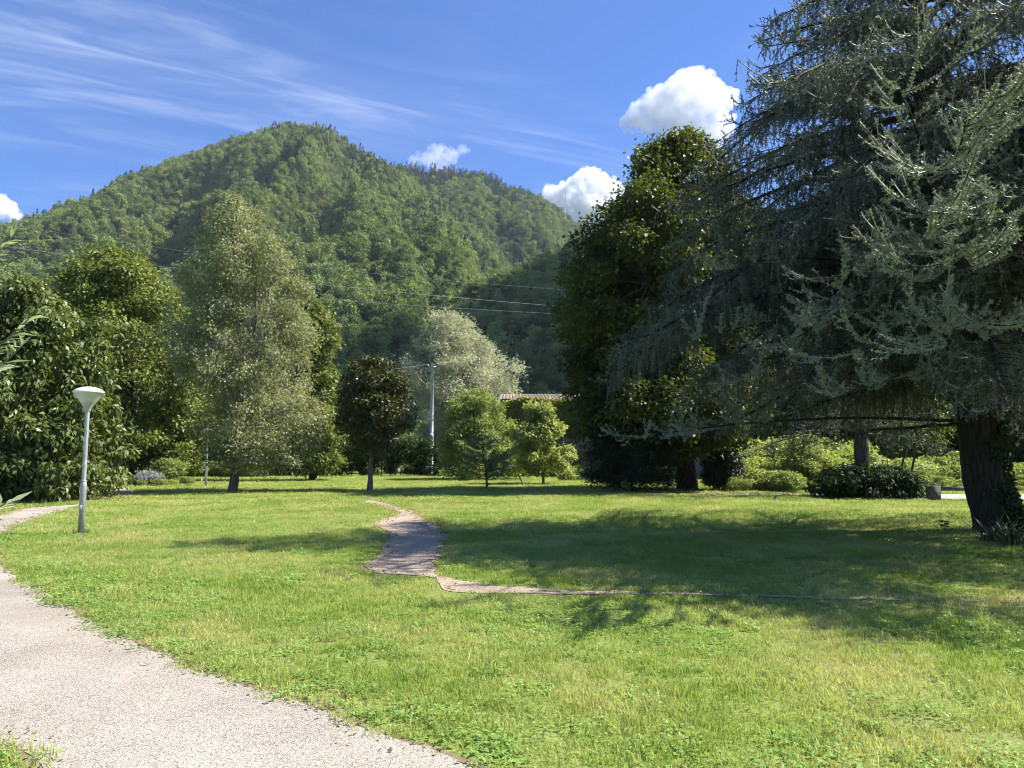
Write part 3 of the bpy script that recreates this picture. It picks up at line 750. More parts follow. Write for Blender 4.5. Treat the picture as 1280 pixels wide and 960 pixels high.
    tpar = r.uniform(0, 1, len(ii)) * 3.999; f0 = tpar.astype(int); fr = (tpar - f0)[:, None]
    Pn = TPa[ii, f0] * (1 - fr) + TPa[ii, f0 + 1] * fr; Tn = nrm(TPa[ii, f0 + 1] - TPa[ii, f0])
    VN, TN = needles(Pn, Tn, r, nper, *ndl)
    tint = np.concatenate([np.repeat(Tta * .8, len(Q) // len(TPa)), np.clip(np.repeat(Tta[ii], nper) + r.uniform(-.15, .25, len(TN)), 0, 1)])
    mesh("crown", np.concatenate([V, VN]), [Q, TN + len(V)], needle_m, e, tint)
    print(name, "twigs", len(TPa), "needles", len(TN))
    return e

NEED = leaf_mat("cedar_needle", (.036, .047, .030), (.34, .37, .255), .16, .5, .4, (1.2, 1.3, .9))
NEED2 = leaf_mat("conifer_needle", (.03, .05, .03), (.10, .13, .08), .12, .5, .3, (1.2, 1.3, .9))
ZC = 16.0
bp_ = gp(1250, 664)
axis = np.array([(bp_[0], bp_[1], 0), at(1249, 600, ZC), at(1245, 540, ZC), at(1224, 450, ZC), at(1194, 350, ZC), at(1180, 200, ZC), at(1167, 50, ZC), at(1160, -120, ZC), at(1158, -330, ZC)])
axis[1:, 1] = bp_[1]
r = np.random.default_rng(31)
bl = []
nb_ = 96
for i in range(nb_):
    f = (i + .5) / nb_
    h0 = 3.0 + 15.2 * f ** 1.05
    az = i * 2.39996 + r.normal(0, .25)
    Lb = min(7.6, 10.2 * max(1 - h0 / 19.5, .05) ** .82) * r.uniform(.78, 1.08)
    a_ = (az + math.pi) % (2 * math.pi) - math.pi
    if abs(a_) < 1.15 and h0 > 5 and i % 2: continue          # boughs left out on the sunny side to let light in
    Lb *= r.uniform(.78, 1.16)
    if 13.3 < h0 < 15.5: continue                             # gap shaped high in the unseen crown so sun reaches the path
    if math.cos(az - math.pi) > .6 and h0 < 5.4: Lb = min(Lb, 4.6 + .25 * h0)
    bl.append((h0, az, Lb, r.uniform(.02, .2), min(r.uniform(.22, .48), (h0 - 2.3) / Lb)))
# boughs read off the photograph: long ones to the left, and the bright near ones
bl += [(8.8, math.pi * .97, 5.3, .12, .22), (10.2, math.pi * 1.02, 4.6, .15, .25), (6.8, math.pi * 1.0, 7.0, .05, .33), (5.6, math.pi * 1.06, 7.6, .05, .22), (4.4, math.pi * .98, 5.7, .0, .18),
       (3.3, math.pi * 1.0, 4.6, .12, .22), (2.35, math.pi * .97, 2.9, .03, .10), (11.8, math.pi * 1.05, 3.9, .1, .2),
       (6.6, math.pi * 1.42, 6.2, .18, .18), (5.2, math.pi * 1.5, 6.6, .15, .2), (7.6, math.pi * 1.55, 6.0, .2, .2), (5.8, math.pi * 1.32, 6.0, .1, .25), (4.6, math.pi * 1.22, 6.4, .1, .28), (8.6, math.pi * 1.38, 5.2, .1, .3), (4.0, math.pi * 1.38, 5.0, .1, .2), (5.0, math.pi * 1.62, 5.0, .1, .3), (6.2, math.pi * 1.7, 5.5, .1, .3), (4.3, math.pi * 1.48, 4.0, .1, .3), (3.7, math.pi * 1.3, 3.6, .1, .3), (3.6, math.pi * 1.6, 3.0, .1, .3), (9.4, math.pi * 1.48, 5.4, .12, .3), (5.4, math.pi * 1.15, 6.6, .08, .3), (7.4, math.pi * 1.2, 6.2, .08, .3), (8.2, math.pi * 1.45, 7.6, .15, .2), (9.8, math.pi * 1.40, 6.8, .15, .25), (11.0, math.pi * 1.5, 5.6, .15, .25)]
for k_ in range(5): bl.append((6.4 + .7 * k_, math.pi * (1.40 + .07 * ((k_ * 3) % 5)), 7.8 - .2 * k_, .12, .2))  # near boughs added, mostly out of frame, to shade the foreground lawn
for k_ in range(5): bl.append((6.2 + .5 * k_, math.pi * (1.43 + .03 * ((k_ * 3) % 5)), 9.2 - .15 * k_, .12, .14))  # longer boughs added out of view to thicken that foreground shade
for k_ in range(12): bl.append((6.6 + .52 * k_, math.pi * (.82 + .045 * ((k_ * 5) % 12)), 6.6 - .30 * k_, .16, .22))
for k_ in range(8): bl.append((9.6 + .42 * k_, math.pi * (.75 + .11 * ((k_ * 3) % 8)), 3.4 - .12 * k_, .14, .24))
cedar("cedar_tree", "huge weeping blue grey cedar on the right with thick leaning trunk", axis, [.41, .405, .40, .33, .28, .22, .16, .10, .03], bl, None, 32, NEED, BARK_RED, tw_step=.095, sec_step=.17, hang=(.3, 1.15), ndl=(.05, .016), wh=.042, zmin=1.75, sprays=[(at(u_, v_, y_ - (1.0 if u_ > 1100 and v_ < 340 else 0)), n_) for u_, v_, y_, n_ in
    [(1150, 215, 9.5, 12), (1178, 268, 9.2, 10), (1215, 150, 9.6, 12), (1110, 330, 10.0, 10), (1045, 345, 11.0, 12), (1015, 400, 11.5, 11), (1080, 440, 10.2, 12), (1185, 430, 9.2, 10), (1235, 405, 9.0, 10), (1135, 300, 9.8, 9),
     (1255, 250, 8.8, 10), (1060, 495, 10.8, 10), (800, 545, 14.5, 16), (1200, 335, 9.4, 9), (1255, 120, 9.2, 10), (905, 330, 13.2, 9), (985, 425, 12.0, 9), (862, 425, 13.6, 9), (930, 470, 12.8, 9), (1120, 110, 10.5, 9), (955, 60, 15.0, 8)]])
# second conifer behind it
b2 = gp(1075, 618); b2[1] = 31.0; b2[0] = (1075 - 640) / F * 31
axis2 = np.array([b2, b2 + (0, 0, 3), b2 + (.1, 0, 6), b2 + (0, 0, 10), b2 + (0, 0, 13.5)])
bl2 = []
for i in range(40):
    f = (i + .5) / 40; h0 = 2.4 + 10.5 * f
    bl2.append((h0, i * 2.39996, 5.6 * max(1 - h0 / 14, .06) ** .8 * r.uniform(.8, 1.1), r.uniform(.0, .15), r.uniform(.15, .35)))
cedar("conifer_tree", "dark conifer further back, its trunk rising from the low mound of shrub", axis2, [.30, .26, .2, .12, .03], bl2, None, 33, NEED2, BARK, .2, .3, (.3, .8), (.075, .022), .08, 4, .2)

# young sparse conifer on the lawn
b3 = gp(609, 612)
e3 = empty("young_conifer", b3, "young sparse conifer with thin bare branches on the lawn edge of shade", "tree")
mb = MB(); mb.tube([(0, 0, -.05), (-.06, 0, .9), (-.22, .02, 1.8), (-.26, 0, 2.7)], [.06, .045, .03, .01], 8); mb.build("trunk", BARK, e3, True)
r = np.random.default_rng(41); BPs, TPs = [], []
for i in range(54):
    z0 = r.uniform(.45, 1.25) if i < 26 else r.uniform(1.2, 2.5); az = r.uniform(0, 6.283)
    l = (1.35 if i < 26 else .95 * (2.9 - z0)) * r.uniform(.7, 1.1); s = np.linspace(0, 1, 6)[:, None]
    B = np.array((-.09 * z0, 0, z0)) + np.array((math.cos(az), math.sin(az), 0)) * s * l + np.array((0, 0, 1)) * (l * (r.uniform(-.2, .05) * s + .45 * s ** 2))
    BPs.append(B)
    for q in r.uniform(.25, 1, 6):
        p = np.array([np.interp(q, s[:, 0], B[:, k]) for k in range(3)]); a2 = az + r.choice([-1, 1]) * r.uniform(.4, 1.1)
        TPs.append(p + np.array((math.cos(a2), math.sin(a2), r.uniform(.0, .5))) * np.linspace(0, 1, 5)[:, None] * r.uniform(.15, .4))
BPs, TPs = np.stack(BPs), np.stack(TPs)
V1, Q1 = tubes(BPs, np.broadcast_to(np.linspace(.016, .005, 6), BPs.shape[:2]), 4); V2, Q2 = tubes(TPs, np.broadcast_to(np.linspace(.006, .003, 5), TPs.shape[:2]), 3)
mesh("limbs", np.concatenate([V1, V2]), np.concatenate([Q1, Q2 + len(V1)]), BARK, e3)
ii = np.repeat(np.arange(len(TPs)), 14); tp = r.uniform(0, 3.99, len(ii)); f0 = tp.astype(int); fr = (tp - f0)[:, None]
VN, TN = needles(TPs[ii, f0] * (1 - fr) + TPs[ii, f0 + 1] * fr, nrm(TPs[ii, f0 + 1] - TPs[ii, f0]), r, 4, .075, .02)
mesh("crown", VN, TN, leaf_mat("young_needle", (.10, .15, .08), (.24, .31, .18), .2, .5, .3), e3, r.uniform(0, 1, len(TN)))

# ---------------------------------------------------------------- oleander at the left edge
OL = leaf_mat("oleander_leaf", (.22, .26, .15), (.45, .49, .32), .3, .4, .5, (1.2, 1.3, .7))
e4 = empty("oleander_shrub", (-3.4, 3.65, 0), "narrow pale leaved oleander shrub closest to the camera, cut by the left edge", "bush")
r = np.random.default_rng(51); ST = []
tips = [at(40, 395, 3.6), at(18, 292, 3.7), at(28, 432, 3.5), at(-10, 470, 3.5), at(-40, 380, 3.6), at(8, 628, 3.4), at(-30, 560, 3.4), at(-70, 300, 3.8)]
tips = [p - np.array((-3.4, 3.65, 0)) for p in tips] + [np.array((r.uniform(-.9, .1), r.uniform(-.5, .9), r.uniform(1.2, 2.6))) for _ in range(16)]
for p in tips:
    b = np.array((r.uniform(-.35, .0), r.uniform(-.2, .2), -.03)); s = np.linspace(0, 1, 10)[:, None]
    m_ = np.array((b[0] * .6 + p[0] * .35 - .12, b[1] * .6 + p[1] * .4, p[2] * .62))
    ST.append((1 - s) ** 2 * b + 2 * s * (1 - s) * m_ + s ** 2 * p)
ST = np.stack(ST); V, Q = tubes(ST, np.broadcast_to(np.linspace(.013, .003, 10), ST.shape[:2]), 6)
mesh("stems", V, Q, BARK_GREY, e4, smooth=True)
n = 64; ii = np.repeat(np.arange(len(ST)), n); tt = np.tile(np.linspace(.42, 1, n), len(ST)) * 8.99; f0 = tt.astype(int); fr = (tt - f0)[:, None]
Pn = ST[ii, f0] * (1 - fr) + ST[ii, f0 + 1] * fr; Tn = nrm(ST[ii, f0 + 1] - ST[ii, f0])
rd = rand_dir(len(ii), r); rd = nrm(rd - Tn * np.sum(rd * Tn, 1, keepdims=True))
A = nrm(Tn * r.uniform(.6, 1.3, (len(ii), 1)) + rd * .8)
V, Q = leaf_quads(Pn, Tn * .6 + r.normal(0, .3, Pn.shape) + (0, 0, .5), A, .10 * r.uniform(.7, 1.2, len(ii)), .022, .2, .1)
mesh("foliage", V, Q, OL, e4, r.uniform(0, 1, len(Q)))

# ---------------------------------------------------------------- strap-leaved plants and sapling at the cedar foot
SL = leaf_mat("strap_leaf", (.05, .075, .03), (.16, .15, .07), .2, .35, .5)
for k, (u, v, lab) in enumerate([(1236, 678, "tuft of long strap leaves in front of the cedar trunk"), (1268, 682, "larger strap leaved clump right of the cedar trunk foot, at the frame edge")]):
    b = gp(u, v); r = np.random.default_rng(60 + k); n = (60, 95)[k]
    e = empty("strap_plant", b, lab, "plant", "strap leaved plants at the cedar foot")
    az = r.uniform(0, 6.283, n); l = r.uniform(.35, .75, n); s = np.linspace(0, 1, 6)
    out = (l * r.uniform(.4, .9, n))[:, None] * s ** 1.3; zz = l[:, None] * (1.1 * s - .75 * s ** 2.4 * r.uniform(.3, 1.2, (n, 1)))
    ctr = np.stack([np.cos(az)[:, None] * out, np.sin(az)[:, None] * out, np.maximum(zz, .01)], -1) + np.stack([r.normal(0, .12, n), r.normal(0, .12, n), 0 * az], 1)[:, None]
    sd = np.stack([-np.sin(az), np.cos(az), 0 * az], 1)[:, None] * (.016 * (1 - s ** 2) + .002)[None, :, None]
    V = np.stack([ctr - sd, ctr + sd], 2).reshape(-1, 3)
    i, j = np.meshgrid(np.arange(n), np.arange(5), indexing='ij'); b0 = (i * 12 + j * 2).reshape(-1)
    mesh("leaves", V, np.stack([b0, b0 + 1, b0 + 3, b0 + 2], 1), SL, e, np.repeat(r.uniform(0, 1, n), 5))
b = gp(1181, 664); e = empty("seedling", b, "tiny dark broad leaved seedling in the grass left of the cedar trunk", "plant")
mb = MB(); mb.tube([(0, 0, -.02), (.01, 0, .12), (0, .01, .24)], [.006, .005, .003], 6); mb.build("stem", BARK, e)
r = np.random.default_rng(70); n = 14; az = r.uniform(0, 6.283, n)
V, Q = leaf_quads(np.stack([0 * az, 0 * az, r.uniform(.1, .25, n)], 1), np.tile((0, 0, 1.0), (n, 1)), nrm(np.stack([np.cos(az), np.sin(az), r.uniform(-.2, .4, n)], 1)), .13, .07)
mesh("leaves", V, Q, LM['hedge'], e, r.uniform(0, 1, n))

# ---------------------------------------------------------------- street lamps
GALV = rough_mat("galvanised_steel", (.33, .34, .35), (.48, .49, .50), 8, .45, 0.05, metal=.35, spec=.5)
GALV2 = rough_mat("galvanised_base", (.27, .28, .29), (.40, .41, .42), 8, .5, 0.05, metal=.3, spec=.5)
CAPM = rough_mat("white_enamel", (.62, .63, .64), (.72, .73, .74), 3, .35, 0.0, spec=.5)
LENS = rough_mat("frosted_acrylic", (.36, .36, .33), (.46, .46, .42), 5, .35, 0.0, spec=.5)
BAND = rough_mat("clear_band", (.50, .50, .47), (.58, .58, .55), 5, .25, 0.0, spec=.6)
def lamp():
    e = empty("street_lamp", (0, 0, 0), "grey street lamp with inverted cone head standing nearest, by the gravel path", "street lamp", "cone headed street lamps")
    m = MB(); m.lathe([(.0, -.1), (.062, -.1), (.062, 1.04), (.058, 1.07), (.044, 1.10)], n=20); m.build("pole_base", GALV2, e, True)
    m = MB(); m.lathe([(.043, 1.08), (.041, 2.64)], n=20); m.build("pole", GALV, e, True)
    m = MB(); m.lathe([(.048, 2.60), (.055, 2.62), (.075, 2.68), (.155, 2.80)], n=36); m.build("reflector", LENS, e, True)
    m = MB(); m.lathe([(.155, 2.80), (.293, 3.005)], n=36)
    for a in range(4):
        q = a * math.pi / 2 + .4; m.tube([(.15 * math.cos(q), .15 * math.sin(q), 2.81), (.29 * math.cos(q), .29 * math.sin(q), 3.01)], [.006, .006], 5)
    m.build("diffuser", BAND, e, True)
    m = MB(); m.lathe([(.285, 2.998), (.307, 3.005), (.309, 3.022), (.285, 3.05), (.22, 3.092), (.12, 3.125), (.04, 3.136), (0.001, 3.138)], n=40); m.build("cap", CAPM, e, True)
    m = MB(); m.lathe([(.0, .0), (.135, .0), (.135, .022), (.066, .03)], n=24); m.build('base_plate', GALV2, e, True)
    m = MB(); m.lathe([(.046, 1.095), (.052, 1.10), (.052, 1.135), (.0425, 1.14)], n=20); m.build('collar', GALV2, e, True)
    m = MB(); m.box((.0, -.064, .55), (.05, .006, .13)); m.build("hatch", GALV, e)
    return e
def dup(root, loc, label):
    rr = root.copy(); COL.objects.link(rr); rr.location = loc; rr["label"] = label
    for ch in root.children:
        c = ch.copy(); COL.objects.link(c); c.parent = rr
    return rr
l1 = lamp(); 
dup(l1, gp(257, 608.5), "thin street lamp in front of the birch's left side, by the lavender")
q3 = gp(494, 595.5); dup(l1, q3, "street lamp whose head hides behind the small magnolia's crown")
l1.location = gp(101, 668)
# grass tuft at the foot of the lamp
V, Fc = blade_patch(130, .17, .08, .22, .008, .5, 88)
tag(mesh("grass_tuft", V, Fc, leaf_mat("tuft_blade", (.05, .10, .02), (.13, .2, .045), .35, .5, .3), None, np.random.default_rng(2).uniform(0, 1, 260), loc=gp(101, 668)),
    "dark uncut tuft of grass round the foot of the nearest lamp", "grass tuft")

# ---------------------------------------------------------------- utility pole and cables
ZP = 66.0
pb_ = at(539, 591, ZP); ptop = at(539.5, 455, ZP); hpole = ptop[2]
POLE = rough_mat("pale_concrete", (.44, .45, .46), (.58, .59, .60), 3, .7, .1)
e = empty("utility_pole", (pb_[0], ZP, 0), "tall pale utility pole in front of the silvery willow", "utility pole")
m = MB(); m.tube([(0, 0, -.1), (0, 0, hpole)], [.19, .12], 14); m.build("pole", POLE, e, True)
m = MB(); m.box((0, -.01, hpole - .25), (.7, .06, .07)); m.build("crossarm", GALV, e)
m = MB(); m.lathe([(.0, 0), (.05, .0), (.06, .06), (.03, .1), (.055, .14), (.0, .2)], (-.38, 0, hpole - .2), 12); m.build("insulator", CAPM, e, True)
m = MB(); m.box((-.02, -.16, 3.4), (.34, .16, .5)); m.build("junction_box", GALV2, e)
WIRE = rough_mat("cable_sheath", (.50, .52, .55), (.60, .62, .65), 2, .4, 0, spec=.5)
DARKW = rough_mat("dark_cable", (.05, .05, .055), (.09, .09, .10), 2, .5, 0)
def wire(name, pts, sag, rad, mat, label, n=60):
    p0, p1 = np.asarray(pts[0]), np.asarray(pts[1]); t = np.linspace(0, 1, n)[:, None]
    P_ = p0 * (1 - t) + p1 * t; P_[:, 2] -= (4 * sag * t * (1 - t))[:, 0]
    V, Q = tubes(P_[None], np.full((1, n), rad), 6)
    return tag(mesh(name, V, Q, mat, smooth=True), label, "cable", "overhead cables")
wire("overhead_cable", (at(-420, 455, 56), (pb_[0] - .38, ZP, hpole - .03)), 2.2, .016, WIRE, "single cable strung leftward from the tall utility pole behind the birch")
ZW = 165.0
def pline(pa, pb2, pm, rad, lab):
    a, b, m_ = at(*pa, ZW), at(*pb2, ZW), at(*pm, ZW)
    t = (m_[0] - a[0]) / (b[0] - a[0]); sag = (a[2] * (1 - t) + b[2] * t - m_[2]) / (4 * t * (1 - t))
    wire("power_line", (a, b), sag, rad, WIRE, lab, 120)
pline((-300, 222), (1500, 372), (576, 352), .014, "uppermost of three power lines crossing before the wooded hills")
pline((-300, 262), (1500, 420), (560, 371), .028, "middle power line, brightest of three crossing before the dark near hill")
pline((-300, 300), (1500, 405), (600, 387), .02, "lowest of three power lines crossing before the dark near hill")

# ---------------------------------------------------------------- old walled shed with ivy
STONE = rough_mat("old_stone", (.16, .13, .10), (.34, .28, .22), 2.5, .95, 1.0, c2=(.11, .09, .075), s2=6)
TILE = rough_mat("terracotta", (.30, .19, .14), (.46, .34, .27), 3, .9, .3, c2=(.46, .42, .37), s2=8)
ZB = 60.0
wl, wr = at(628, 600, ZB), at(800, 600, ZB); wtop = at(690, 501, ZB)[2]
e = empty("stone_shed", ((wl[0] + wr[0]) / 2, ZB, 0), "old stone shed with pinkish tiled roof beside the dark linden", "building")
wd = wr[0] - wl[0]
m = MB(); m.box((0, 3, wtop / 2 - .05), (wd, 6, wtop + .1)); m.build("wall", STONE, e)
m = MB()
for j in range(7):
    y0 = -.35 + j * 1.0; z0 = wtop + .06 + j * .14
    for x in np.arange(-wd / 2 - .2, wd / 2 + .2, .28):
        a = np.linspace(0, math.pi, 7)
        p = np.stack([x + .15 * np.cos(a), np.full(7, y0), z0 + .11 * np.sin(a) + .01 * math.sin(x * 7)], 1); p2 = p + np.array((0, 1.08, .12))
        m.add(np.concatenate([p, p2]), [(i, i + 1, i + 8, i + 7) for i in range(6)])
m.build("roof", TILE, e)
m = MB(); m.box((0, 2.85, wtop + .34), (wd + .3, 6.6, .07), Matrix.Rotation(R(7.6), 3, 'X')); m.build("roof_boards", BARK, e)
# ivy: a mat over the wall top, thinner to the right
r = np.random.default_rng(81); n = 30000
x = r.uniform(-wd / 2, wd / 2, n); zt = r.uniform(0, 1, n) ** .8
keep = (fbm(x * .4, zt * 3, 0, 6) + (zt - .5) * .9 - np.clip((x - wd * .30) / 2, 0, 1) * .9) > -.35
x, zt = x[keep], zt[keep]; n = len(x); thick = np.abs(fbm(x * .5, zt * 4, 1, 9)) * 1.3 + .08
bul = np.clip((zt - .72) / .28, 0, 1); pos = np.stack([x, -thick * r.uniform(.2, 1, n) - .55 * bul - .1, np.minimum(zt * (wtop + .1 + .5 * fbm(x * .6, 3, 0, 2)) + .05, wtop + .3)], 1)
V, Q = leaf_quads(pos, np.array([[0, -1, .6]]) + r.normal(0, .4, (n, 3)), nrm(np.array([[0, -.3, -.7]]) + r.normal(0, .5, (n, 3))), .22, .19)
ivo = mesh("ivy", V, Q, LM['ivy'], None, np.clip(zt ** 3 * .9 + r.uniform(-.2, .25, n), 0, 1), loc=((wl[0] + wr[0]) / 2, ZB - .02, 0))
tag(ivo, "yellow green ivy hanging over the old stone shed wall", "ivy")
# grey outbuilding glimpsed behind the linden trunk
SHED = rough_mat("pale_render", (.42, .42, .43), (.55, .55, .56), 2, .9, .1)
SLATE = rough_mat("grey_roofing", (.24, .25, .27), (.36, .37, .39), 5, .7, .2)
g0, g1 = at(850, 600, 58), at(905, 600, 58); gt = at(870, 562, 58)[2]
e = empty("outbuilding", ((g0[0] + g1[0]) / 2, 58, 0), "small pale grey outbuilding glimpsed right of the linden trunk", "building")
gw = g1[0] - g0[0]
m = MB(); m.box((0, 2, gt / 2 - .05), (gw, 4, gt + .1)); m.build("wall", SHED, e)
m = MB(); m.add([(-gw / 2 - .2, -.3, gt), (gw / 2 + .2, -.3, gt), (gw / 2 + .2, 2, gt + 1.1), (-gw / 2 - .2, 2, gt + 1.1), (gw / 2 + .2, 4.3, gt), (-gw / 2 - .2, 4.3, gt),
                    (-gw / 2 - .2, -.3, gt + .08), (gw / 2 + .2, -.3, gt + .08), (gw / 2 + .2, 2, gt + 1.18), (-gw / 2 - .2, 2, gt + 1.18), (gw / 2 + .2, 4.3, gt + .08), (-gw / 2 - .2, 4.3, gt + .08)],
             [(0, 3, 2, 1), (3, 5, 4, 2), (6, 7, 8, 9), (9, 8, 10, 11), (0, 1, 7, 6), (4, 5, 11, 10), (1, 2, 8, 7), (2, 4, 10, 8), (0, 6, 9, 3), (3, 9, 11, 5)])
m.build("roof", SLATE, e)
m = MB(); m.box((.4, -.02, 1.5), (.8, .06, .9)); m.build("window", DARKW, e)

# ---------------------------------------------------------------- concrete bench, stakes
CONC = rough_mat("backlit_concrete", (.07, .055, .045), (.16, .135, .11), 9, .95, .6)  # backlit shade put into the dark brown of the concrete
bz = gp(1168, 627); e = empty("stone_bench", bz, "low concrete bench with block supports beside the road, left of the cedar trunk", "bench")
m = MB(); m.box((.04, .1, .27), (.32, .40, .58)); m.build("support", CONC, e)
m = MB(); m.box((2.3, .1, .27), (.32, .40, .58)); m.build("support", CONC, e)
m = MB(); m.box((1.17, .1, .46), (1.935, .36, .13)); m.build("seat", CONC, e)
for (u0, v0, u1, v1, Z, lab) in [(655, 607, 649, 595, 42.5, "slanting pale wooden stake left of the small pale leafy tree"),
                                 (1120, 588, 1133, 556, 37, "slanting brown stake leaning in the sunny scrub, left one"), (1134, 588, 1146, 556, 37.5, "thicker slanting brown stake in the sunny scrub, nearer the bench")]:
    a, b = at(u0, v0, Z), at(u1, v1, Z); a[2] = 0
    m = MB(); d = b - a; m.tube([(0, 0, -.1), tuple(d * .5), tuple(d)], [.055, .052, .05], 8)
    tag(m.build("wooden_stake", BARK_GREY if u0 < 900 else BARK_RED, None, True, loc=a), lab, "stake", "leaning stakes" if u0 > 900 else None)

# ---------------------------------------------------------------- undergrowth, woodland and forest (countless: stuff)
def clump_proto(name, nclump, nleaf, rad, h, cs, LL, LW, m, seed, base=0.1, conic=False):
    r = np.random.default_rng(seed)
    if conic:
        z = base + (h - base) * r.uniform(0, 1, nclump) ** 1.4; rr = rad * (1 - z / h) ** .8 + .1; a = r.uniform(0, 6.283, nclump)
        C = np.stack([rr * .8 * np.cos(a), rr * .8 * np.sin(a), z], 1); s = cs * (1 - .6 * z / h)
    else:
        d = rand_dir(nclump, r); k = r.uniform(.35, 1, nclump) ** .5
        C = d * k[:, None] * np.array((rad - cs * .5, rad - cs * .5, (h - base) / 2 - cs * .4)); C[:, 2] += base + (h - base) / 2
        C[:, :2] *= (1 + .25 * r.normal(size=(nclump, 1)).clip(-1, 1)); s = cs * r.uniform(.6, 1.3, nclump)
    ci = r.integers(0, nclump, nleaf); d = rand_dir(nleaf, r); d[:, 2] = np.where(r.uniform(0, 1, nleaf) < .6, np.abs(d[:, 2]), d[:, 2])
    pos = C[ci] + d * (s[ci] * r.uniform(.5, 1, nleaf))[:, None] * np.array((1, 1, .75)); pos[:, 2] = np.maximum(pos[:, 2], .05)
    V, Q = leaf_quads(pos, d * .6 + (0, 0, .5) + r.normal(0, .4, (nleaf, 3)), rand_dir(nleaf, r), LL * r.uniform(.6, 1.3, nleaf), LW)
    return mesh(name, V, Q, m, link=False)
UG = leaf_mat("scrub_leaf", (.09, .14, .035), (.37, .42, .12), .42, .45, .4, (1.3, 1.35, .55), True, .5, (.32, .33, .12), .6)
ucol = protos("scrub_protos", [clump_proto("s%d" % k, 26, 1300, .8, 1.2, .3, .13, .075, UG, 100 + k) for k in range(4)])
r = np.random.default_rng(90); n = 540
Y = r.uniform(33.8, 48, n); X = r.uniform(at(915, 600, 40)[0] / 40, at(1560, 600, 40)[0] / 40, n) * Y
P = np.stack([X, Y, 0 * X], 1); sc = (.35 + .10 * (Y - 33)) * r.uniform(.6, 1.15, n) * (1 + .5 * fbm(X * .35, Y * .35, 0, 5)); uu = 640 + F * X / Y; sc *= np.where(uu < 1075, 1.25, .7) * (1 + .5 * fbm(X * .9, Y * .9, 0, 8)); sc = np.clip(sc, .25, 2.3)
scatter("undergrowth", P, rots(n, .1), np.stack([sc * 1.15, sc * 1.15, sc], 1), r.integers(0, 4, n), ucol, "sunlit tangle of scrub beyond the road under the cedar")
# strip of rough plants at the left and by the wall
n = 260; Y = r.uniform(57, 60.5, n); X = r.uniform((130 - 640) / F, (250 - 640) / F, n) * Y * .75 - 2
n2 = 130; Y2 = r.uniform(56, 59, n2); X2 = r.uniform((690 - 640) / F, (740 - 640) / F, n2) * Y2
n3 = 60; Y3 = r.uniform(40.5, 46, n3); X3 = r.uniform((160 - 640) / F, (245 - 640) / F, n3) * Y3
P = np.concatenate([np.stack([X, Y, 0 * X], 1), np.stack([X2, Y2, 0 * X2], 1), np.stack([X3, Y3, 0 * X3], 1)]); n = len(P)
sc = np.concatenate([r.uniform(.5, 1.1, 260), r.uniform(.3, .8, n2), r.uniform(.15, .4, n3)])
scatter("rough_weeds", P, rots(n, .1), np.stack([sc * 1.1, sc * 1.1, sc], 1), r.integers(0, 4, n), ucol, "rough weeds along the far edge of the lawn")

WD = leaf_mat("woodland_leaf", (.04, .07, .02), (.13, .17, .045), .28, .55, .25, (1.4, 1.4, .5), True)
wcol = protos("woodland_protos", [clump_proto("w%d" % k, 60, 5200, 3.4, 10, 1.1, .36, .22, WD, 120 + k, .6) for k in range(4)])
pts, scs = [], []
def belt(u0, u1, y0, y1, n, s0, s1, seed):
    r = np.random.default_rng(seed); Y = r.uniform(y0, y1, n); X = (r.uniform(u0, u1, n) - 640) / F * Y
    pts.append(np.stack([X, Y, 0 * X - .2], 1)); scs.append(r.uniform(s0, s1, n))
belt(820, 1700, 52, 80, 75, .75, 1.15, 1); belt(-420, 330, 66, 100, 60, .7, 1.0, 2); belt(700, 820, 70, 95, 10, .6, .9, 5); belt(-500, -180, 40, 70, 14, .9, 1.3, 3)
belt(330, 560, 74, 100, 14, .45, .65, 4); belt(640, 900, 85, 120, 12, .5, .7, 6)
P, S = np.concatenate(pts), np.concatenate(scs); n = len(P)
scatter("woodland", P, rots(n, .05), np.stack([S, S, S], 1), rng.integers(0, 4, n), wcol, "wood of mixed green trees closing in the park behind hedge and cedar")

# hills
HM = rough_mat("hillside_soil", (.015, .025, .010), (.03, .042, .016), .05, .95, 0, spec=.05)
def smooth_interp(u, tab):
    tab = np.array(tab, float); x = np.interp(u, tab[:, 0], tab[:, 1])
    k = np.ones(7) / 7; xp = np.pad(x, 3, mode='edge'); return np.convolve(xp, k, 'valid')
def hill(name, tab, Yf, Yr, canopy, seed, gully, u0=-500, u1=1800, nu=240, nt=90, prof=1.15, gs=90.0, yr_var=0.0):
    us = np.linspace(u0, u1, nu); vs_ = smooth_interp(us, tab)
    ts = np.linspace(0, 1.5, nt)
    Yr_ = Yr * (1 + yr_var * fbm(us / 260., 3.3, 0, seed))
    rd = np.array([ray(u, v) for u, v in zip(us, vs_)])
    zr = EYE + rd[:, 2] / rd[:, 1] * Yr_ - canopy
    tt, _ = np.meshgrid(ts, us)
    Yy = Yf + (Yr_[:, None] - Yf) * tt; Xx = (rd[:, 0] / rd[:, 1])[:, None] * Yy
    pr = np.where(tt < 1, tt ** prof, 1 - .8 * (tt - 1) ** 1.3 * 1.6)
    env = np.clip(np.sin(math.pi * np.clip(tt, 0, 1)), 0, 1) ** .8
    rid = 1 - np.abs(fbm(Xx / gs, Yy / (gs * 2.6), 0, seed, 4)) * 2.4
    Z = zr[:, None] * pr + gully * env * (rid - .55) * np.clip(zr[:, None] / 250, .3, 1.3)
    Z = np.maximum(Z, -1.0)
    V = np.stack([Xx, Yy, Z], -1)
    i, j = np.meshgrid(np.arange(nu - 1), np.arange(nt - 1), indexing='ij'); b = i * nt + j
    Q = np.stack([b, b + nt, b + nt + 1, b + 1], -1).reshape(-1, 4)
    o = mesh(name, V.reshape(-1, 3), Q, HM, smooth=True); o["kind"] = "structure"
    return V, us, ts
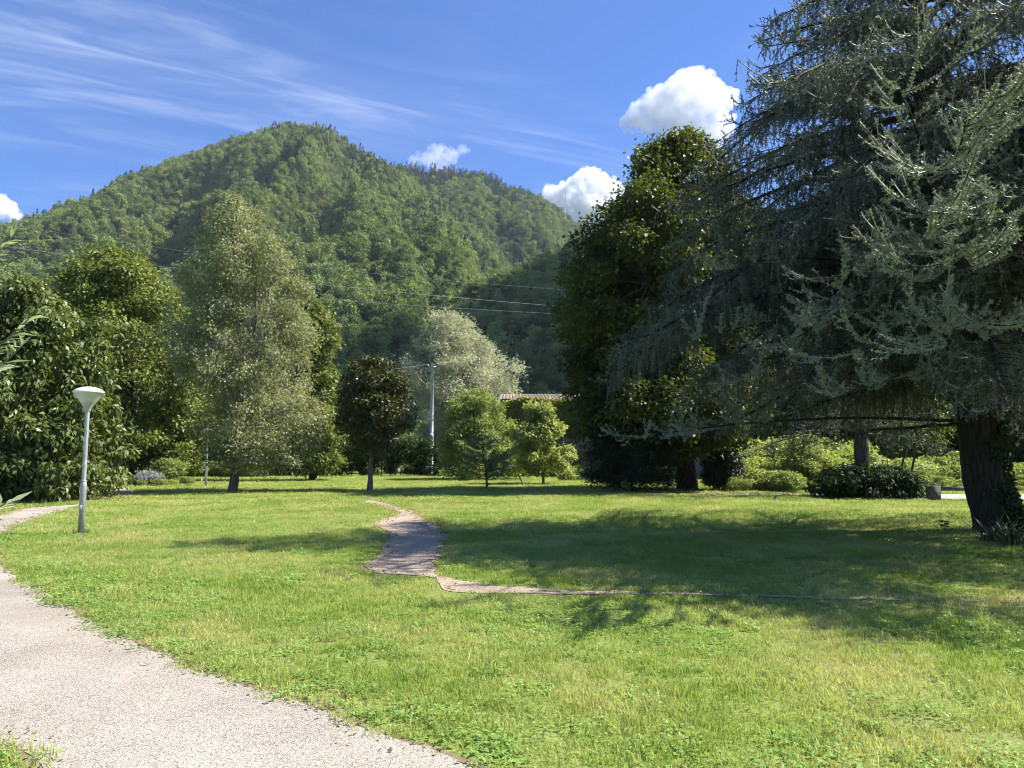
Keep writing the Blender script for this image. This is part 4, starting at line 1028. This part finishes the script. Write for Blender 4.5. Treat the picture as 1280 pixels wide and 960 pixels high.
def plant(V, dens, seed, tmax=74):
    r = np.random.default_rng(seed)
    G = V[:, :tmax]; a, b, c, d = G[:-1, :-1], G[1:, :-1], G[1:, 1:], G[:-1, 1:]
    ar = np.linalg.norm(np.cross(b - a, d - a), axis=-1)
    ok = (c[..., 2] > .5)
    n = r.poisson(ar * ok * dens); I_, J_ = np.nonzero(n); k = n[I_, J_]; I_, J_ = np.repeat(I_, k), np.repeat(J_, k)
    p, q = r.uniform(0, 1, (len(I_), 1)), r.uniform(0, 1, (len(I_), 1))
    P = (a[I_, J_] * (1 - p) + b[I_, J_] * p) * (1 - q) + (d[I_, J_] * (1 - p) + c[I_, J_] * p) * q
    uv = (I_ + p[:, 0], J_ + q[:, 0])
    return P, uv
main_tab = [(-500, 330), (-200, 300), (0, 281), (30, 276), (75, 266), (100, 254), (130, 243), (165, 221), (210, 205), (250, 191), (285, 172), (320, 163), (350, 158), (378, 156), (410, 159), (430, 170), (460, 190), (490, 208), (540, 240), (580, 268), (620, 312), (660, 352), (720, 400), (820, 440), (1100, 480), (1800, 500)]
back_tab = [(-500, 420), (200, 330), (400, 215), (490, 206), (520, 207), (560, 210), (590, 212), (640, 229), (680, 249), (702, 261), (720, 275), (740, 292), (800, 322), (900, 360), (1300, 400), (1800, 420)]
near_tab = [(-500, 570), (380, 560), (440, 490), (485, 452), (520, 408), (560, 375), (600, 349), (640, 332), (680, 320), (735, 299), (800, 282), (900, 262), (1000, 256), (1300, 262), (1800, 300)]
V1, u1_, t1_ = hill("mountain", main_tab, 270, 980, 8, 3, 80, yr_var=.12)
V2, u2_, t2_ = hill("ridge", back_tab, 480, 1250, 9, 8, 65, yr_var=.06)
V3, u3_, t3_ = hill("near_hill", near_tab, 210, 450, 7, 15, 16, gs=50)
FT = leaf_mat("forest_leaf", (.052, .095, .03), (.295, .365, .115), .15, .7, .15, (1.2, 1.3, .5), True, .012, (.30, .33, .11), .5)
FB = leaf_mat("autumn_leaf", (.17, .16, .05), (.26, .20, .08), .2, .6, .2, None, True)
FC = leaf_mat("spruce_needle", (.02, .042, .022), (.05, .08, .036), .1, .6, .2, None, True)
fo = [clump_proto("f%d" % k, 16, 820, 4.8, 8.5 + k * .9, 2.2, .75, .6, FT, 140 + k, .4) for k in range(6)]
fo += [clump_proto("g0", 30, 520, 3.4, 8, 1.25, .85, .62, FB, 160, .4)]
fo += [clump_proto("h%d" % k, 46, 560, 2.5, 15, 1.0, .8, .45, FC, 170 + k, .5, True) for k in range(2)]
fcol = protos("forest_protos", fo)
def forest(name, V, us, dens, seed, label, conif, s0=.6, s1=1.25, tmax=74):
    P, uv = plant(V, dens, seed, tmax); r = np.random.default_rng(seed + 1); n = len(P)
    u = np.interp(uv[0], np.arange(len(us)), us); x = r.uniform(0, 1, n)
    keep = (u > -330) & (u < 1500) ; P, u, x, t = P[keep], u[keep], x[keep], uv[1][keep]; n = len(P)
    idx = r.integers(0, 6, n)
    idx = np.where(x > .975, 6, idx)
    cz = conif(u, t / 60.0, P)
    isC = r.uniform(0, 1, n) < cz
    idx = np.where(isC, r.integers(7, 9, n), idx)
    s = r.uniform(s0, s1, n) ** 1.4 * (1 + .3 * fbm(P[:, 0] / 40, P[:, 1] / 40, 0, seed))
    s = np.where(isC, s * .95, s); P[:, 2] -= .4
    print(name, n)
    scatter(name, P, rots(n, .05), np.stack([s, s, s * r.uniform(.85, 1.25, n)], 1), idx, fcol, label)
forest("mountain_forest", V1, u1_, 1 / 34., 201, "dense broadleaf forest covering the big rounded mountain", lambda u, t, P: np.clip(.015 + .12 * (t > .93) * (u > 330) + .22 * (fbm(P[:, 0] / 130, P[:, 1] / 130, 0, 4) > .2), 0, .6) * (t > .35))
forest("ridge_forest", V2, u2_, 1 / 36., 203, "forest with a crest of dark spruces on the ridge behind the mountain", lambda u, t, P: np.where((u > 470) & (u < 645) & (t > .90), .85, .04))
forest("near_forest", V3, u3_, 1 / 22., 205, "darker wood on the near hillside behind the willow and linden", lambda u, t, P: 0 * u + .02, .5, .95)

# valley floor trees between the park and the hills
r = np.random.default_rng(210); n = 2400; Y = np.sqrt(r.uniform(120 ** 2, 290 ** 2, n)); X = (r.uniform(-400, 1600, n) - 640) / F * Y
P = np.stack([X, Y, 0 * X - .3], 1); s = r.uniform(.45, .8, n)
scatter("valley_wood", P, rots(n, .05), np.stack([s, s, s * 1.1], 1), r.integers(0, 6, n), fcol, "bright green woods at the foot of the mountain")

# radio mast on the ridge
mp = at(707, 266, 1235); mh = at(707, 237, 1235)[2] - mp[2]
MAST = rough_mat("mast_paint", (.42, .30, .28), (.55, .45, .43), .2, .6, 0, metal=.2)
e = empty("radio_mast", mp, "thin lattice radio mast on the ridge in front of the white cloud", "radio mast")
m = MB()
for k in range(3):
    a = k * 2.094; a2 = (k + 1) * 2.094
    m.tube([(.55 * math.cos(a), .55 * math.sin(a), -12), (.3 * math.cos(a), .3 * math.sin(a), mh * .85)], [.12, .09], 5)
    for z in np.arange(-8, mh * .82, 2.4):
        f = .5 - .2 * z / mh
        m.tube([(f * math.cos(a), f * math.sin(a), z), (f * math.cos(a2), f * math.sin(a2), z + 2.4)], [.05, .05], 4)
m.build("lattice", MAST, e)
m = MB(); m.tube([(0, 0, mh * .8), (0, 0, mh)], [.10, .05], 6); m.build("antenna", CAPM, e)

# ---------------------------------------------------------------- clouds
def cloud(label, D, lumps, dens, seed, small=.5, vox=3.8, disp=10.0, detail=70):
    r = np.random.default_rng(seed)
    bm = bmesh.new(); k = D / F
    allL = []
    for (u, v, rp) in lumps:
        c = at(u, v, D); c[1] += r.normal(0, .25) * rp * k; allL.append((c, rp * k))
        for _ in range(detail):
            d = rand_dir(1, r)[0]; d[2] = abs(d[2]) * .9 - .15
            s = rp * k * r.uniform(.13, .42)
            allL.append((c + d * rp * k * r.uniform(.75, 1.02), s))
    ctr = np.mean([c for c, _ in allL], 0)
    for c, s in allL:
        bmesh.ops.create_icosphere(bm, subdivisions=2, radius=s, matrix=Matrix.Translation(Vector(c - ctr)))
    me = bpy.data.meshes.new("cloud"); bm.to_mesh(me); bm.free()
    o = bpy.data.objects.new("cloud", me); o.location = ctr; COL.objects.link(o)
    md = o.modifiers.new("union", 'REMESH'); md.mode = 'VOXEL'; md.voxel_size = vox * D / 2600
    for q, (sz, st) in enumerate(((disp * 5, disp * 2.8), (disp * 1.5, disp * 1.7))):
        tx = bpy.data.textures.new("billow", 'CLOUDS'); tx.noise_scale = sz; tx.noise_depth = 4
        dm = o.modifiers.new("billow", 'DISPLACE'); dm.texture = tx; dm.strength = st * 1.6; dm.mid_level = .5; dm.texture_coords = 'LOCAL'
    md2 = o.modifiers.new("clean", 'REMESH'); md2.mode = 'VOXEL'; md2.voxel_size = vox * 1.1 * D / 2600
    m, nt, N, L = new_mat("cloud_vapour"); out = N('ShaderNodeOutputMaterial')
    pv = N('ShaderNodeVolumePrincipled'); pv.inputs['Color'].default_value = (.995, .996, .998, 1); pv.inputs['Density'].default_value = dens; pv.inputs['Anisotropy'].default_value = .0
    tcn = N('ShaderNodeTexCoord'); nzc = N('ShaderNodeTexNoise'); nzc.inputs['Scale'].default_value = .022; nzc.inputs['Detail'].default_value = 5; nzc.inputs['Roughness'].default_value = .6
    L(tcn.outputs['Object'], nzc.inputs['Vector']); mrc = N('ShaderNodeMapRange'); mrc.inputs[1].default_value = .40; mrc.inputs[2].default_value = .58; mrc.inputs[3].default_value = 0; mrc.inputs[4].default_value = dens
    L(nzc.outputs['Fac'], mrc.inputs[0]); L(mrc.outputs[0], pv.inputs['Density'])
    L(pv.outputs[0], out.inputs['Volume']); me.materials.append(m)
    return tag(o, label, "cloud", "cumulus clouds")
cloud("big white cloud right of the centre, grey underneath, above the linden's top", 2700,
      [(868, 118, 34), (838, 130, 30), (808, 142, 22), (786, 156, 13), (895, 128, 24), (862, 150, 30), (835, 156, 16), (898, 158, 20), (880, 180, 20)], .035, 301)
cloud("round white cloud rising behind the ridge and the radio mast", 2900,
      [(735, 236, 26), (712, 248, 24), (690, 244, 13), (760, 244, 22), (735, 262, 30), (768, 262, 22)], .06, 302)
cloud("small torn white cloud just above the spruce crest", 3000, [(545, 193, 14), (560, 196, 12), (528, 198, 9), (580, 190, 7), (520, 204, 8), (548, 206, 14)], .010, 303)
cloud("white cloud low at the left edge of the sky behind the mountain shoulder", 2800, [(2, 262, 16), (-18, 258, 18), (16, 268, 10), (-45, 262, 18)], .05, 304)

# ---------------------------------------------------------------- air
m, nt, N, L = new_mat("summer_air"); out = N('ShaderNodeOutputMaterial')
pv = N('ShaderNodeVolumePrincipled'); pv.inputs['Color'].default_value = (.78, .88, 1.0, 1); pv.inputs['Density'].default_value = HAZE; pv.inputs['Anisotropy'].default_value = .3
L(pv.outputs[0], out.inputs['Volume'])
hb = MB(); hb.box((0, 975, 284.5), (5400, 2650, 571)); tag(hb.build("haze", m), "thin blue summer haze in the valley air", None, None, "stuff")

# ---------------------------------------------------------------- fallen leaves
r = np.random.default_rng(400); Q_ = []
def strew(u0, u1, v0, v1, n):
    P_ = np.array([gp(u, v) for u, v in zip(r.uniform(u0, u1, n), v0 + (v1 - v0) * r.uniform(0, 1, n))]); Q_.append(P_)
strew(640, 1160, 611.5, 624, 9000); strew(1000, 1300, 625, 720, 3200); strew(180, 420, 604, 625, 1500)
e_ = jitter(grow(GRAVEL, .03), .16, 1.6, 8); e_ = e_[(e_[:, 1] < 30) & (np.abs(e_[:, 0]) < 25)]
k = r.integers(0, len(e_), 2200); P_ = e_[k].copy(); P_[:, :2] += r.normal(0, .11, (len(k), 2)); Q_.append(P_)
e_ = DIRT; k = r.integers(0, len(e_), 1400); P_ = e_[k].copy(); P_[:, :2] += r.normal(0, .13, (len(k), 2)); Q_.append(P_)
P_ = np.concatenate(Q_); n = len(P_); P_[:, 2] = r.uniform(.010, .022, n)
a = r.uniform(0, 6.283, n); A = nrm(np.stack([np.cos(a), np.sin(a), r.normal(0, .25, n)], 1)); sz = np.clip(.022 + .0018 * P_[:, 1], .02, .09) * r.uniform(.6, 1.4, n)
V, Q = leaf_quads(P_, np.array([[0, 0, 1.0]]) + r.normal(0, .35, (n, 3)), A, sz, sz * .6, .2, .2)
o = mesh("leaf_litter", V, Q, leaf_mat("fallen_leaf", (.22, .14, .07), (.46, .34, .19), .1, .7, .2), None, r.uniform(0, 1, n))
tag(o, "brown fallen leaves under the big trees and along the path edges", None, None, "stuff")
# unseen cloud added outside the frame to throw shade on the near hillside
k_ = 900
bm = bmesh.new(); r = np.random.default_rng(410)
for q in range(60):
    d = rand_dir(1, r)[0] * r.uniform(.2, 1) ** .5
    bmesh.ops.create_icosphere(bm, subdivisions=2, radius=r.uniform(38, 70), matrix=Matrix.Translation(Vector((d[0] * 110, d[1] * 90, d[2] * 50))))
me = bpy.data.meshes.new("cloud"); bm.to_mesh(me); bm.free()
o = bpy.data.objects.new("cloud", me); o.location = (815, 448, 900); COL.objects.link(o)
md = o.modifiers.new("union", 'REMESH'); md.mode = 'VOXEL'; md.voxel_size = 9
tx = bpy.data.textures.new("billow", 'CLOUDS'); tx.noise_scale = 45; tx.noise_depth = 4
dm = o.modifiers.new("billow", 'DISPLACE'); dm.texture = tx; dm.strength = 30
m, nt, N, L = new_mat("cloud_vapour"); out = N('ShaderNodeOutputMaterial')
pv = N('ShaderNodeVolumePrincipled'); pv.inputs['Color'].default_value = (.985, .987, .99, 1); pv.inputs['Density'].default_value = .03; pv.inputs['Anisotropy'].default_value = .0
L(pv.outputs[0], out.inputs['Volume']); me.materials.append(m)
tag(o, "unseen cloud added beyond the right edge to darken the near hillside", "cloud", "cumulus clouds")

# ivy creeping up the sunny side of the cedar trunk
r = np.random.default_rng(420); n = 2600
z = 2.4 * r.uniform(0, 1, n) ** 1.3; an = r.normal(-.75, .55, n)
cxx = np.interp(z, [0, 1.1, 2.2, 3.6], axis[:4, 0]); q = .44 + .12 * r.uniform(0, 1, n) + .12 * np.exp(-z / .4)
kp = fbm(an * 2, z * 1.6, 0, 5) + .25 > z * .16; z, an, cxx, q = z[kp], an[kp], cxx[kp], q[kp]; n = len(z)
P_ = np.stack([cxx + q * np.cos(an), bp_[1] + q * np.sin(an), z + .03], 1); d = np.stack([np.cos(an), np.sin(an), 0 * an], 1)
V, Q = leaf_quads(P_, d + (0, 0, .4) + r.normal(0, .35, (n, 3)), nrm(np.array([[0, 0, -.6]]) + r.normal(0, .6, (n, 3))), .085, .07)
tag(mesh("ivy", V, Q, LM['hedge'], None, r.uniform(0, 1, n)), "dark ivy creeping up the right side of the cedar trunk", "ivy")
